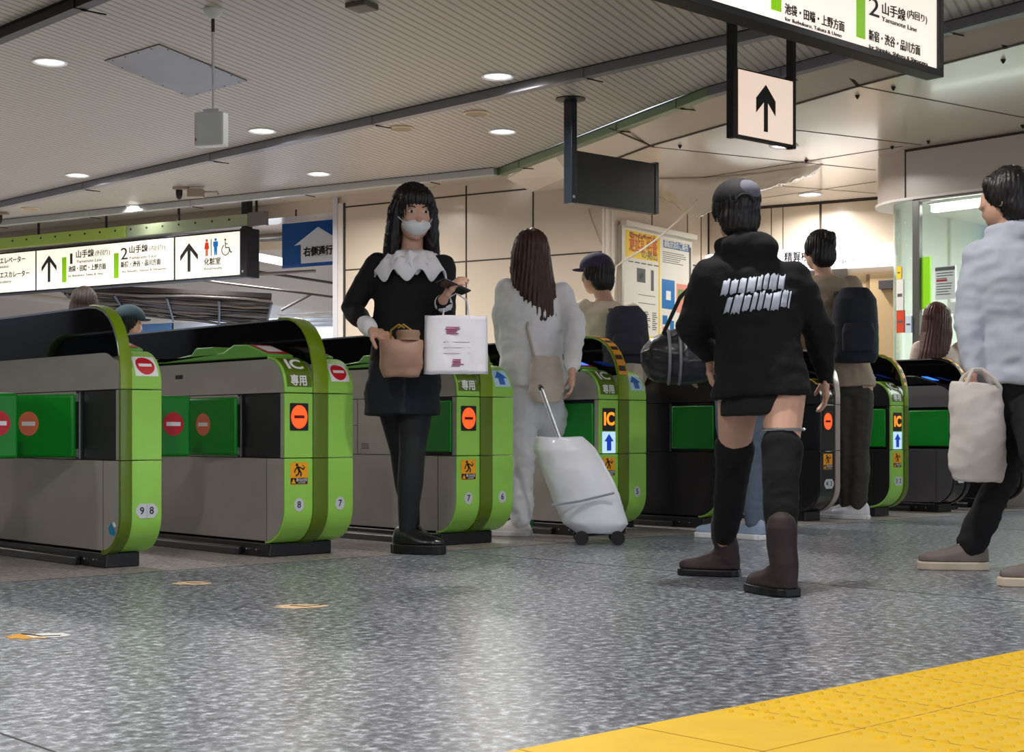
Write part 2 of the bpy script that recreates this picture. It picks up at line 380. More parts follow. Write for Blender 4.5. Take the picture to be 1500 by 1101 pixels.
def make_gate(X0, W, band, panels, label, face, faceU, side, bandm, base=True, cover=TOPGREEN,
              side_state='closed', led=None, arrow=False, caut=False, nums=(), pair=None, ic=False, sticker=None,
              left_flap=None, across=False, yellow_edge=False, reader=None, slot=False, black_top=False, pictogram=False):
    g = thing('ticket_gate', label, 'ticket gate', (X0, YF, 0), 0, 'ticket gates standing in a row')
    b0, b1 = band
    # bodies
    xs = [0.0, W]
    MB().prism_x(inset_profile(.06,.4432), 0, W).build('lower_cabinet', side, g, smooth=True)
    MB().prism_x([(GL-y if False else y, z) for y,z in inset_profile(.4468,.7332)], .016, W-.016).build('core', NAVYBOX, g)
    MB().prism_x(inset_profile(.7368,.90), 0, W).build('upper_cabinet', side, g, smooth=True)
    # mid side plates, both sides
    mp = MB()
    for sx in (0, W-.016):
        mp.box((sx,.375,.4468),(sx+.016,GL-.375,.7332)); mp.box((sx,.012,.4468),(sx+.016,.034,.7332)); mp.box((sx,GL-.034,.4468),(sx+.016,GL-.012,.7332))
    mp.build('side_plate', side, g)
    sm = MB()
    sm.box((-.0008,.80,.4468),(0,.8025,.7332)); sm.box((-.0008,.80,.596),(0,GL-.375,.5985)); sm.box((-.0008,.142,.0665),(0,.1445,.4432))
    for k in range(4): sm.box((-.001,.705,.475+k*.008),(0,.765,.478+k*.008))
    for k in range(5): sm.box((-.001,.58,.68-k*.007),(0,.60,.683-k*.007))
    sm.build('seam_lines', mat('seam_dark',(40,38,38),.6), g)
    for yy in (.366, GL-.372):
        ph = MB(); ph.box((-.004,yy,.4475),(.004,yy+.010,.7325)); ph.build('hinge_post', SILVER if side_state=='open' else BLACK, g)
        if side_state != 'open':
            for z in (.455,.69): MB().box((-.0055,yy-.001,z),(.002,yy+.011,z+.035)).build('hinge_bracket', SILVER, g)
    # plinth
    pl = MB(); pl.prism_y([(-.004,0),(W-.035,0),(W-.035,.062),(.004,.062)], .12, GL-.12); pl.build('plinth', PLINTH, g, bevel=.006)
    sk = MB(); sk.prism_y([(-.03,0),(-.004,0),(-.004,.04),(-.022,.03)], .34, GL-.34); sk.build('skirting', PLINTH, g, bevel=.003)
    for yy in (.22,.3,1.6): MB().prism_x(circ(yy,.03,.005,n=8), -.0065, -.003).build('bolt', SILVER, g)
    # front faces, at both ends
    for flip in (0,1):
        def pth(p): return [(GL-y, z) for y,z in reversed(p)] if flip else p
        for (a, b) in panels:
            o = MB().ribbon(pth(P_LOW), a, b, .012).build('front_panel', face, g, smooth=True, bevel=.003)
            MB().ribbon(pth(P_MID), a, b, .012).build('front_panel', face, g, bevel=.003)
            MB().ribbon(pth(P_UP), a, b, .012).build('front_panel', faceU, g, smooth=True, bevel=.003)
        bb = MB()
        for p in (P_LOW, P_MID): bb.ribbon(pth(p), b0, b1, .012, .006, .003)
        bb.build('front_band', bandm[1], g, smooth=True)
        MB().ribbon(pth(P_ARCH), b0, b1, .003, .006, .003).build('arch', bandm[0], g, smooth=True)
    xm = (b0+b1)/2
    xa = xm - .012 if b0 > .01 else b0
    gp = [(y+.010, z-.006) for y,z in P_ARCH[1:]]
    outline = [(.02,.87)] + gp[1:] + [(GL-y, z) for y,z in reversed(gp[1:])] + [(GL-.02,.87)]
    MB().prism_x(outline, xa+.002, xa+.016).build('smoked_screen', SMOKE, g)
    tp_ = [(y,z) for y,z in P_ARCH[2:]] + [(GL-y,z) for y,z in reversed(P_ARCH[2:])]
    MB().ribbon(tp_, xa-.001, xa+.013, .007, .001).build('screen_edge', SILVER, g, smooth=True)
    # top covers
    dk = BLACKG if black_top else cover
    for (a, b) in panels:
        pr = [(.142,.90),(.146,.912),(.317,.961),(.43,.965),(.52,.932),(.567,.932),(.609,.963),(.76,.963),(.80,.934),(1.10,.908),(GL-.8,.934) if False else (1.2,.915),(1.45,.945),(1.62,.945),(GL-.142,.90)]
        MB().prism_x(pr, a+.006, b-.004).build('top_cover', dk, g, bevel=.006)
        rd = MB().prism_x([(.16,.9165),(.31,.9595),(.31,.9625),(.16,.9195)], a+.02, b-.02).build('reader_pad', mat('reader_red',(190,40,60),.3) if not black_top else BLACKG, g)
        MB().prism_x([(.19,.928),(.28,.9545),(.28,.9565),(.19,.930)], a+.035, b-.035).build('reader_label', reader or WHITE_S, rd)
    # front details
    (fa, fb) = panels[0]; fc = (fa+fb)/2
    yv = -.0005
    if led:
        w = min(.098, (fb-fa)*.7)
        hs = plate('led_display', rrect(fc-w/2,fc+w/2,.568,.690,.004,2), BLACK, g, yv, .002)
        if led == 'stop':
            plate('stop_light', circ(fc,.629,w*.44,.052), LED_R, hs, yv-.002, .0008)
            plate('dark_bar', [(fc-w*.28,.622),(fc+w*.28,.622),(fc+w*.28,.636),(fc-w*.28,.636)], LED_D, hs, yv-.0028, .0005)
        if led == 'IC':
            text('IC', .095, LED_O, hs, front(fc, yv-.0026, .629), width=w*.82, bold=.03)
        if led == 'arrow':
            plate('arrow_light', line_arrow(fc,.58,.68,.06,.014), mat('led_yellow',(220,200,60),.5,emit=(220,190,40),es=.7), hs, yv-.002, .0008)
    if arrow:
        w = .1 if fb-fa > .13 else .08
        e = plate('direction_lamp', rrect(fc-w/2,fc+w/2,.449,.563,.004,2), PALELAMP, g, yv, .002)
        plate('blue_arrow', up_arrow(fc,.462,.552,w*.72,w*.34), mat('arrow_blue',(10,70,190),.5,emit=(5,50,170),es=.35), e, yv-.002, .0008)
    if caut: caution(g, fc, .328, yv, .094)
    if pair: number_pair(g, pair[2], .237, pair[0], pair[1], yv)
    for (nx, s) in nums: number_plate(g, nx, .237, s, yv)
    if ic:
        MB().ribbon(arc(.14,.76,.14,pi-.02,pi-1.22,10), fa+.012, fb-.006, t=-.0005, off=.0016).build('olive_label', OLIVE2 if face is LGREEN else OLIVE, g, smooth=True)
        text('IC', .085, WHITE_S, g, curve_M(fc, .80), width=.085 if fb-fa > .13 else .07, bold=.03)
        text('専用', .052, WHITE_S, g, curve_M(fc, .20), width=.085, bold=.025)
    if pictogram:
        k = MB(); s0 = .45
        MB().ribbon(arc(.14,.76,.14,pi-.12,pi-.62,6), fc-.045, fc-.005, t=-.0004, off=.0015).build('hand_pictogram', WHITE_S, g)
        text('タッチ', .022, WHITE_S, g, curve_M(fc+.028, .40), width=.04)
        MB().ribbon(arc(.14,.76,.14,pi-.80,pi-1.32,6), fa+.01, fb-.005, t=-.0004, off=.0015).build('yellow_frame', mat('yellow_frame',(230,190,20),.4), g)
        MB().ribbon(arc(.14,.76,.14,pi-.86,pi-1.24,6), fa+.024, fb-.02, t=-.0012, off=.0022).build('dark_pad', BLACK, g)
    if sticker:
        (sa, sb) = panels[-1]; sc = (sa+sb)/2 + .004; h = .052
        if sticker == 'noentry':
            MB().ribbon(arc(.14,.76,.14,pi-.22,pi-.92,8), sc-h, sc+h, t=-.0004, off=.0016).build('sticker_backing', WHITE_S, g, smooth=True)
            curved(g, 'no_entry_symbol', RED_S, sc, [(.57+.30*sin(t_), .042*cos(t_)) for t_ in [-pi/2+pi*i/16 for i in range(17)]])
            MB().ribbon(arc(.14,.76,.14,pi-.52,pi-.62,3), sc-.030, sc+.030, t=-.0022, off=.0036).build('white_bar', WHITE_S, g)
        else:
            bk = MB().ribbon(arc(.14,.76,.14,pi-.20,pi-.92,8), sc-h, sc+h, t=-.0004, off=.0016).build('sticker_backing', PALEB_S, g, smooth=True)
            curved(g, 'blue_arrow', BLUE_S, sc, [(.28,.019),(.40,.019),(.50,.019),(.535,.019),(.54,.040),(.66,.025),(.76,.012),(.86,.0015)])
    if yellow_edge:
        ye = MB(); P = P_ARCH[2:8]
        ye.ribbon(P, b0+.008, b1-.008, t=-.0086, off=.0098)
        ye.build('yellow_strip', ORANGE_S, g, smooth=True)
        mk = MB()
        for (y,z),(y2,z2) in list(zip(P,P[1:])):
            mk.ribbon([(y+(y2-y)*.3,z+(z2-z)*.3),(y+(y2-y)*.75,z+(z2-z)*.75)], b0+.013, b1-.014, t=-.0099, off=.0106)
        mk.build('strip_marks', INK, g)
    if slot:
        s_ = MB().prism_x(rrect(.83,.95,.805,.860,.008,3), -.0015, 0).build('card_slot', STEEL, g)
        MB().prism_x(rrect(.865,.935,.818,.838,.003,2), -.0022, -.0015).build('slot_opening', BLACK, s_)
        MB().prism_x(circ(.845,.832,.006,n=12), -.003, -.0015).build('slot_lock', SILVER, s_)
    if side_state == 'open':
        f = MB().box((-.010,.040,.462),(.014,.358,.716)).build('flap_door', FLAPG, g, bevel=.008, smooth=True)
    if left_flap is not None:
        make_flap(g, -.004, .376, left_flap, True, disc=PINK_S)
    if across:
        MB().box((W-.002,.366,.4475),(W+.006,.378,.7325)).build('hinge_post', SILVER, g)
        make_flap(g, W+.004, .372, 0.0, True)
    return g

L_FR, L_BL = LGREEN, BLACKG
GREENB = (OLIVE, OLIVE2)
wide = dict(W=.375, band=(.15,.23), panels=[(0,.15),(.23,.375)])
narr = dict(W=.20, band=(.15,.20), panels=[(0,.15)])
make_gate(1.99, label='green and steel ticket gate just beyond the left edge of the view', face=LGREEN, faceU=LGREEN, side=STEEL, bandm=GREENB, across=True, **wide)
g1 = make_gate(2.98, W=.19, band=(0,.05), panels=[(.05,.19)], label='narrow green ticket gate numbered 9 8, the nearest at far left', face=LGREEN, faceU=LGREEN, side=STEEL,
          bandm=GREENB, pair=('9','8',.12), sticker='noentry', left_flap=radians(117), across=True)
make_gate(3.78, label='wide green ticket gate numbered 8 and 7 with red stop light and IC lettering', face=LGREEN, faceU=LGREEN, side=STEEL, bandm=GREENB,
          led='stop', caut=True, nums=((.075,'8'),(.30,'7')), ic=True, sticker='noentry', left_flap=radians(97), slot=True, **wide)
make_gate(4.783, label='wide green ticket gate numbered 7 and 6 behind the woman with the shopping bag', face=LGREEN, faceU=LGREEN, side=STEEL, bandm=GREENB,
          led='stop', caut=True, nums=((.075,'7'),(.30,'6')), ic=True, sticker='arrow', side_state='open', **wide)
make_gate(5.782, label='wide green ticket gate numbered 6 and 5 with lit orange IC sign and blue arrow', face=LGREEN, faceU=LGREEN, side=STEEL, bandm=GREENB,
          led='IC', arrow=True, caut=True, nums=((.075,'6'),(.30,'5')), ic=True, sticker='arrow', side_state='open', yellow_edge=True, reader=LED_B, **wide)
make_gate(6.785, label='wide dark ticket gate with green front edge behind the person in the black hoodie', face=LGREEN, faceU=LGREEN, side=DSTEEL, bandm=GREENB,
          led='stop', caut=True, nums=((.075,'5'),(.30,'4')), side_state='open', black_top=True, reader=LED_G, **wide)
make_gate(7.772, label='black ticket gate numbered 4 3 with a pale arch and round red stop light', face=BLACKG, faceU=BLACKG, side=DSTEEL,
          bandm=(mat('pale_pink_metal',(205,190,186),.25,.6), mat('pale_pink_metal',(205,190,186),.25,.6)), led='stop', caut=True, pair=('4','3',.088), black_top=True, pictogram=True, **narr)
make_gate(8.552, label='dark ticket gate numbered 3 2 with light green front and lit IC sign', face=LGREEN, faceU=LGREEN, side=DSTEEL, bandm=GREENB,
          led='IC', arrow=True, caut=True, pair=('3','2',.088), ic=True, side_state='open', yellow_edge=True, black_top=True, reader=LED_B, **narr)
make_gate(9.335, label='grey steel ticket gate numbered 2 1 with black front, partly behind the white tote', face=BLACKG, faceU=BLACKG, side=MSTEEL, bandm=(BLACKG,BLACKG),
          caut=True, pair=('2','1',.088), side_state='open', yellow_edge=True, black_top=True, reader=LED_B, **narr)
make_gate(10.11, label='black ticket gate with yellow arrow light at the right edge', face=BLACKG, faceU=BLACKG, side=DSTEEL, bandm=(BLACKG,BLACKG),
          led='arrow', caut=True, nums=((.09,'1'),), black_top=True, **narr)
MB().prism_x([(.035,.150),(.055,.176),(.075,.190),(.098,.166),(.085,.142),(.05,.138)], -.0012, 0).build('blue_scrap', mat('scrap_blue',(30,130,170),.5), g1)
MB().prism_x([(.035,.176),(.05,.194),(.062,.186),(.05,.172)], -.0016, 0).build('white_scrap', WHITE_S, g1)
# ------------------------------------------------------------------ ceiling
def slat_mat():
    m = bpy.data.materials.new('ribbed_ceiling'); m.use_nodes = True; nt = m.node_tree; b = nt.nodes['Principled BSDF']
    ang = atan2(FW.y*2200+RT.y*1000, FW.x*2200+RT.x*1000)
    tc = nt.nodes.new('ShaderNodeTexCoord'); mp = nt.nodes.new('ShaderNodeMapping'); mp.inputs['Rotation'].default_value = (0,0,-ang)
    nt.links.new(tc.outputs['Object'], mp.inputs[0])
    sx = nt.nodes.new('ShaderNodeSeparateXYZ'); nt.links.new(mp.outputs[0], sx.inputs[0])
    d = nt.nodes.new('ShaderNodeMath'); d.operation = 'DIVIDE'; d.inputs[1].default_value = .062; nt.links.new(sx.outputs[1], d.inputs[0])
    f = nt.nodes.new('ShaderNodeMath'); f.operation = 'FRACT'; nt.links.new(d.outputs[0], f.inputs[0])
    r = nt.nodes.new('ShaderNodeValToRGB'); e = r.color_ramp.elements
    e[0].position = 0; e[0].color = (.45,.45,.45,1); e[1].position = 1; e[1].color = (.45,.45,.45,1)
    for p, v in ((.12,.72),(.22,1),(.78,1),(.88,.72)): k = e.new(p); k.color = (v,v,v,1)
    nt.links.new(f.outputs[0], r.inputs[0])
    mx = nt.nodes.new('ShaderNodeMix'); mx.data_type = 'RGBA'; mx.blend_type = 'MULTIPLY'; mx.inputs[0].default_value = 1
    mx.inputs[6].default_value = (*lin((188,182,176)),1); nt.links.new(r.outputs[0], mx.inputs[7]); nt.links.new(mx.outputs[2], b.inputs['Base Color'])
    b.inputs['Roughness'].default_value = .42; b.inputs['Metallic'].default_value = .25
    bp = nt.nodes.new('ShaderNodeBump'); bp.inputs['Strength'].default_value = .5; bp.inputs['Distance'].default_value = .01
    nt.links.new(r.outputs[0], bp.inputs['Height']); nt.links.new(bp.outputs[0], b.inputs['Normal'])
    return m
SLAT = slat_mat()
CREAM = mat('cream_wall_panel', (206,191,173), .25, coat=.3)
WCEIL = mat('white_ceiling_panel', (222,208,192), .22, coat=.15)
SEAM = mat('panel_seam', (58,48,42), .7)
def v2(p): return (p.x, p.y)
def ext(a, b, ta, tb):       # extend the segment a-b
    d = (b-a).normalized(); return a - d*ta, b + d*tb
B0, B1 = ext(pz(0,294.7,CZ), pz(1000,65,CZ), 6, 9)
A0, A1 = ext(pz(0,40,CZ), pz(95,0,CZ), 6, 5)
C0, C1 = ext(pz(195,301,CZ), pz(723,245,CZ), 9, 0)
DP = [pz(728,247,CZ), pz(950,158,CZ), pz(1036,127,CZ), pz(1236,72,CZ), pz(1500,0,CZ)]
DP.append(DP[-1] + (DP[-1]-DP[-2]).normalized()*7)
poly = [v2(C0), v2(C1)] + [v2(p) for p in DP] + [(2,-6),(-8,-6),(-8,16)]
c_ = MB(); c_.prism_z(poly, CZ, CZ+.15); struct(c_.build('ceiling', SLAT))

c2 = MB(); c2.prism_z([v2(C0), v2(C1), v2(DP[0]), v2(DP[0]+FW*9+RT*3), v2(C0+FW*12)], CZ, CZ+.15); struct(c2.build('ceiling', mat('rear_ceiling',(190,178,160),.6)))
struct(MB().box((-4.2,-6,0),(-4,20,CZ)).build('wall_left', mat('dark_brick',(70,58,50),.6,var=(2.5,.35,(1,1,4)))))
struct(MB().box((-4,20,0),(4.5,20.2,CZ)).build('wall_far_left', mat('far_wall_white',(222,226,236),.35)))
BEAMG = mat('grey_channel', (128,128,136), .35, .3)
BEAMK = mat('black_channel', (28,26,27), .35, .3)
BEAMV = mat('green_grey_channel', (128,146,112), .3, .5)
LIP = mat('channel_lip', (190,186,180), .35, .3)
def beam(name, a, b, m, label, w=.075, h=.066, nb=8, side=1):
    d = (b-a); L = d.length; rz = atan2(d.y, d.x)
    e = thing(name, label, 'ceiling channel', (a.x,a.y,CZ), rz)
    MB().box((0,0,-h),(L,w,-.001)).build('channel', m, e, bevel=.003)
    MB().box((0,w,-.02),(L,w+.05,-.001)).build('lip', LIP, e)
    MB().box((0,-.012,-.004),(L,0,-.001)).build('shadow_strip', BLACK, e)  # black strip draws the shadow line where the channel meets the ceiling
    for i in range(nb):
        x = L*(i+.5)/nb
        q = MB(); q.box((x,-.006,-h-.004),(x+.03,w+.002,-.002)); q.build('clamp', m, e)
        MB().tube([(x+.03,w*.5,-h-.004),(x+.03,w+.12,-h-.001)], .005, 6).build('clamp_arm', BEAMK, e)
    return e
beam('ceiling_channel', B0, B1, BEAMG, 'grey ceiling channel running from left edge to top right across the ribbed ceiling', nb=11)
beam('ceiling_channel', A0, A1, BEAMK, 'black ceiling channel in the top left corner', nb=6)
beam('ceiling_channel', C0, C1+(C1-C0).normalized()*.0, mat('pale_grey_channel',(186,190,188),.35,.2), 'pale grey ceiling channel above the cream back wall', nb=9)
beam('ceiling_channel', DP[0], DP[2], BEAMV, 'green grey ceiling channel edging the cream soffit', nb=4)
beam('ceiling_channel', DP[2], DP[5], BEAMG, 'grey ceiling channel edging the white panel ceiling at right', nb=7)

# inclined fascia and white panel ceiling
SE = [pz(835,258,CZ2), pz(950,214.5,CZ2), pz(1073,179.5,CZ2), pz(1258,126,CZ2), pz(1474,69.6,CZ2)]
SE.append(SE[-1] + (SE[-1]-SE[-2]).normalized()*7)
def strip(mb, A, Bq, t=.02):
    n = len(A); vs = [tuple(p) for p in A] + [tuple(p) for p in Bq] + [(p.x,p.y,p.z+t) for p in A] + [(p.x,p.y,p.z+t) for p in Bq]
    fs = []
    for i in range(n-1):
        fs += [(i,i+1,n+i+1,n+i), (2*n+i,3*n+i,3*n+i+1,2*n+i+1), (i,2*n+i,2*n+i+1,i+1), (n+i,n+i+1,3*n+i+1,3*n+i)]
    fs += [(0,n,3*n,2*n), (n-1,3*n-1,4*n-1,2*n-1)]
    mb.add(vs, fs)
off = Vector((FW.x*.1, FW.y*.1, 0))
DL = [p + off + Vector((0,0,-.03)) for p in (DP[0]+(DP[1]-DP[0])*.42, DP[1], DP[2], DP[3], DP[4], DP[5])]
fa_ = MB(); strip(fa_, DL, SE, .02); struct(fa_.build('ceiling', CREAM))
# soffit box at the fascia's end
sA = pz(743,262,2.93); sB = pz(779,281,CZ2); sC = pz(833,258,CZ2)
sD = DL[0]
fb_ = MB(); strip(fb_, [sA, sD], [sB, sC], .02); struct(fb_.build('ceiling', mat('soffit_cream',(232,220,200),.3)))

# walls --------------------------------------------------------------
MWdir = Vector((0,0,0)) + RT*(-.85) + FW*.527
K = cc(.872, 13.92)                               # corner by the pipes
def mw(t): return K + MWdir*t
T_EDGE = 0
def t_at(px):                                      # distance along the main wall at a column
    k = (px-CX)/FP; return (.872 - k*13.92)/(.85 + k*.527)
t503 = t_at(500)
ALC = cc(2.02, 15.5); 
# alcove back wall
BK0 = ALC; BK1 = at(1330, 14.45); 
def wall(name, a, b, z0, z1, m=CREAM, th=.2):
    d = (b-a); L = d.length; rz = atan2(d.y,d.x)
    o = MB().box((0,0,z0),(L,th,z1)).build(name, m, None, loc=(a.x,a.y,0), rz=rz); return struct(o)
class Pl:                                          # vertical plane, local x to the viewer's right, local -y to the viewer
    def __init__(s, a, b): s.a = Vector((a.x,a.y,0)); s.d = (Vector((b.x,b.y,0))-s.a).normalized(); s.rz = atan2(s.d.y,s.d.x); s.L = (Vector((b.x,b.y,0))-s.a).length
    def hit(s, px, py):
        r = FW*FP + RT*(px-CX); n = Vector((-s.d.y, s.d.x, 0)); k = s.a.dot(n)/r.dot(n); p = r*k
        return ((p-s.a).dot(s.d), CH + (HZ-py)*k)
    def x(s, px): return s.hit(px, HZ)[0]
PW = Pl(mw(t503), K); PA = Pl(K, ALC); PB = Pl(BK0, BK1)
wall('wall_back', mw(t503), K, 0, CZ)
wall('wall_side', K, ALC, 0, CZ2+.02)
wall('wall_alcove', BK0, BK1, 0, CZ2+.02)
sx = MB()
def seamv(P, px, y0, y1, w=.02): 
    x, z0 = P.hit(px, y0); _, z1 = P.hit(px, y1); return (x-w/2, min(z0,z1), x+w/2, max(z0,z1))
def seams(P, rects, name, m=SEAM):
    b = MB()
    for (x0,z0,x1,z1) in rects: b.box((x0,-.002,z0),(x1,0,z1))
    return struct(b.build(name, m, None, loc=(P.a.x,P.a.y,0), rz=P.rz))
zt = PW.hit(500,397)[1]
seams(PW, [(x-.009,.2,x+.009,2.98) for x in (PW.x(683),PW.x(781))] + [(0,zt,PW.L,zt+.014),(0,2.88,PW.L,2.895),(0,1.3,PW.L,1.312)], 'trim_2')
za = PA.hit(1020,390)[1]
seams(PA, [(PA.x(p)-.008,.2,PA.x(p)+.008,2.84) for p in (955,1007,1027)] + [(PA.x(1007),za,PA.L,za+.014)], 'trim_3')
seams(PB, [(PB.x(1202)-.012,PB.hit(1202,372)[1],PB.x(1202)+.012,2.85),(.0,.3,.02,2.85),(0,2.82,PB.L,2.85)] + [(PB.x(p)-.004,1.5,PB.x(p)+.004,2.83) for p in (1130,1147)], 'trim_4')
# white panel ceiling
far1 = PB.a + PB.d*(-.5)
wc = MB(); inn = [v2(p) for p in SE]
wc.prism_z([v2(K+Vector((0,0,0))), v2(sB)] + inn + [v2(cc(16,7)), v2(cc(9,16)), v2(ALC+FW*.3)], CZ2, CZ2+.05)
struct(wc.build('ceiling', WCEIL))
cs = MB()
def cline(p, q, w=.016, z=CZ2):
    d = (q-p).normalized(); n = Vector((-d.y,d.x,0))*w/2
    cs.prism_z([v2(p+n),v2(p-n),v2(q-n),v2(q+n)], z-.002, z)
for (a, b) in (((1258,126),(1500,172)),((1073,179.5),(1350,212)),((950,214.5),(1282,249)),((1128,271),(1283,283)),((1040,301),(1283,266)),((1015,262),(1322,214)),((833,259),(990,306))):
    cline(pz(*a,CZ2), pz(*b,CZ2))
for a, b in zip(SE, SE[1:]): cline(a, b, .03)
struct(cs.build('trim_5', SEAM))
fj = MB()
def fline(i, f):       # joint across the inclined fascia
    pass
for (u, l) in (((893,187),(957,214)),((1053,144),(1077,179)),((1230,94),(1258,126)),((1451,36),(1474,70))):
    a = pz(*u,2.955); b = pz(*l,CZ2); b.z = CZ2-.002; a.z = 2.953
    d = (b-a).normalized(); n = Vector((0,0,1)).cross(d).normalized()*.014
    fj.add([a-n,a+n,b+n,b-n,a-n+Vector((0,0,-.004)),a+n+Vector((0,0,-.004)),b+n+Vector((0,0,-.004)),b-n+Vector((0,0,-.004))],[(0,1,2,3),(4,7,6,5),(0,4,5,1),(1,5,6,2),(2,6,7,3),(3,7,4,0)])
struct(fj.build('trim_6', SEAM))
for i, (x, y) in enumerate(((1308.6,126),(1256,138.5),(1469.6,86),(1181,233),(1360,205),(1307,213),(1498,182),(996,211.7))):
    p = pz(x, y+1, CZ2)
    o = MB().lathe([(.016,0),(.013,-.012),(.004,-.026)], (0,0,0), 14).build('ceiling_hook', INK, None, loc=(p.x,p.y,CZ2))
    tag(o, 'small dark conical fixing under the white panel ceiling', 'ceiling fixing', 'small dark fixings in the white ceiling')

# wall edge trim left of the main wall, return wall
e0 = mw(t503)
struct(MB().box((-.03,-.02,0),(.035,.04,CZ-.07)).build('trim_7', mat('pale_trim',(214,206,196),.4), None, loc=(e0.x,e0.y,0), rz=PW.rz))
struct(MB().box((.035,-.012,0),(.055,.0,CZ-.07)).build('trim_8', SEAM, None, loc=(e0.x,e0.y,0), rz=PW.rz))
wall('wall_return', e0+MWdir*.05, e0+FW*9, 0, CZ, th=.05, m=mat('stairwell_wall',(205,205,212),.4))

# header above the stair opening, beams behind
H0 = mw(t503+12); PH = Pl(mw(t503+12), mw(t503))
hz0 = CH + (HZ-316)*dep(mw(t_at(430)))/FP
hd = MB().box((0,.03,hz0),(PH.L-.0,.4,CZ)).build('wall_header', CREAM, None, loc=(PH.a.x,PH.a.y,0), rz=PH.rz); struct(hd)
seams(PH, [(PH.x(p)-.012,hz0,PH.x(p)+.012,2.92) for p in (37,107,182,260,343,431)], 'trim_9').location = PH.a + Vector((FW.x*.03, FW.y*.03,0))*0 + Vector((-PH.d.y,PH.d.x,0))*.03

# perforated metal beam in front of the header, green tint in its base colour
PG = Pl(cc((-30-CX)*17.4/FP,17.4), at(390,15.35)); 
PG = Pl(mw(t503+12)-FW*.55, mw(t503+.3)-FW*.45)
def gz(px, py): return PG.hit(px,py)[1]
gx1 = PG.x(389); z_b, z_t = gz(250,341), gz(250,324)
gb = thing('perforated_beam', 'greenish perforated metal beam above the lit direction sign', 'metal beam', (PG.a.x,PG.a.y,0), PG.rz)
GB = mat('green_tinted_metal', (178,206,96), .4, .1); GB2 = mat('green_grey_metal', (160,172,140), .35, .2)
xm_ = PG.x(184)
MB().box((0,0,z_b),(xm_-.01,.05,z_t)).build('beam_panel', GB, gb, bevel=.004)
MB().box((xm_+.01,0,z_b),(gx1-.25,.05,z_t)).build('beam_panel', GB2, gb, bevel=.004)
MB().box((gx1-.24,-.004,z_b-.01),(gx1,.05,z_t+.01)).build('end_plate', mat('grey_metal_plate',(128,126,126),.35,.5), gb, bevel=.004)
hb = MB()
for i in range(34):
    x = gx1-.5-i*.24
    hb.prism_y(circ(x,(z_b*.35+z_t*.65),.013,n=8), 0, -.003)
hb.build('holes', INK, gb)
sd = MB()
for i in range(9): sd.box((gx1-.15-i*1.1,.01,z_t),(gx1-.13-i*1.1,.03,CZ))
sd.build('hanger_rod', BLACK, gb)

# ------------------------------------------------------------------ downlights
def downlight(px, py, z=CZ, D=.23, lamp=True, label='', w=DOWN_W, pos=None, group='round recessed downlights'):
    p = pos if pos is not None else pz(px, py, z)
    e = thing('downlight', label, 'ceiling light', (p.x,p.y,z), 0, group)
    R = D/2
    MB().lathe([(R,0),(R,-.008),(R*.94,-.012),(R*.82,-.006),(R*.82,-.001)], n=40).build('trim_ring', WHITEP, e, smooth=True)
    MB().lathe([(R*.80,-.002),(R*.60,-.0045)], n=36).build('reflector', mat('reflector',(225,228,235),.2,.5,emit=(235,240,255),es=.8), e, smooth=True)
    MB().lathe([(R*.55,-.006),(R*.30,-.009)], n=28).build('lamp', mat('lamp_glow',(255,255,255),.4,emit=(255,250,240),es=9.0), e, smooth=True)
    if lamp:
        a = area_lamp('lamp_light', (0,0,-.016), D*.8, w, spread=radians(160)); a.parent = e; a.name = 'lamp_beam'
    return e
DL_ = [((73,90),CZ,'downlight at the top left, beside the grey access panel'),((384,191),CZ,'downlight right of the white hanging box, against the channel'),
 ((114,256),CZ,'small oval downlight at left above the grey channel'),((729,111),CZ,'downlight at top centre beside the grey channel'),
 ((736,192),CZ,'downlight in the smooth ceiling above the white clad woman'),((467,254),CZ,'downlight over the blue arrow banner'),
 ((200,302),CZ,'bright downlight by the rail near the lit direction sign'),
 ((1148,213),CZ2,'downlight in the white ceiling behind the arrow sign'),((1187,284),CZ2,'farthest downlight in the white ceiling above the fare machine sign')]
for (p, z, l) in DL_: downlight(p[0], p[1], z, label=l, w=DOWN_W*(.62 if z == CZ2 else 1))
# unseen downlights added around the camera to light the near floor and gates
for i, (x, y) in enumerate(((1.2,3.2),(4.2,3.4),(7.4,3.2),(9.4,1.2),(11.4,3.6),(-1.2,1.2),(-1.0,4.5),(8.2,-1.2),(3.6,-2.4),(0.4,-2.2))):
    downlight(0,0,CZ,pos=Vector((x,y,CZ)),label='unseen round downlight added outside the view to light the near floor and gates',group='unseen downlights added outside the view')
for (x, y) in ((10.6,2.2),(12.3,4.4)):
    pass
for (lx, dd) in ((-5.9,13.2),(-6.3,15.2),(-6.0,11.0)):  # strong unseen downlights, added to brighten the header and beam at left
    downlight(0,0,CZ,pos=cc(lx,dd),label='unseen round downlight added left of the view to brighten the stair header',group='unseen downlights added outside the view',w=90)
# round speakers
for (px, py, l) in ((588,187,'round cream ceiling speaker left of the pair'),(698,165,'round cream ceiling speaker right of the pair'),(44,305,'round cream ceiling speaker at left edge')):
    p = pz(px, py, CZ); e = thing('ceiling_speaker', l, 'speaker', (p.x,p.y,CZ), 0, 'round ceiling speakers')
    MB().lathe([(.10,0),(.10,-.010),(.088,-.014),(.084,-.006)], n=36).build('rim', mat('cream_rim',(222,200,168),.4), e, smooth=True)
    MB().lathe([(.083,-.001),(.083,-.007),(.02,-.009)], n=36).build('grille', mat('speaker_grille',(172,150,122),.6), e)

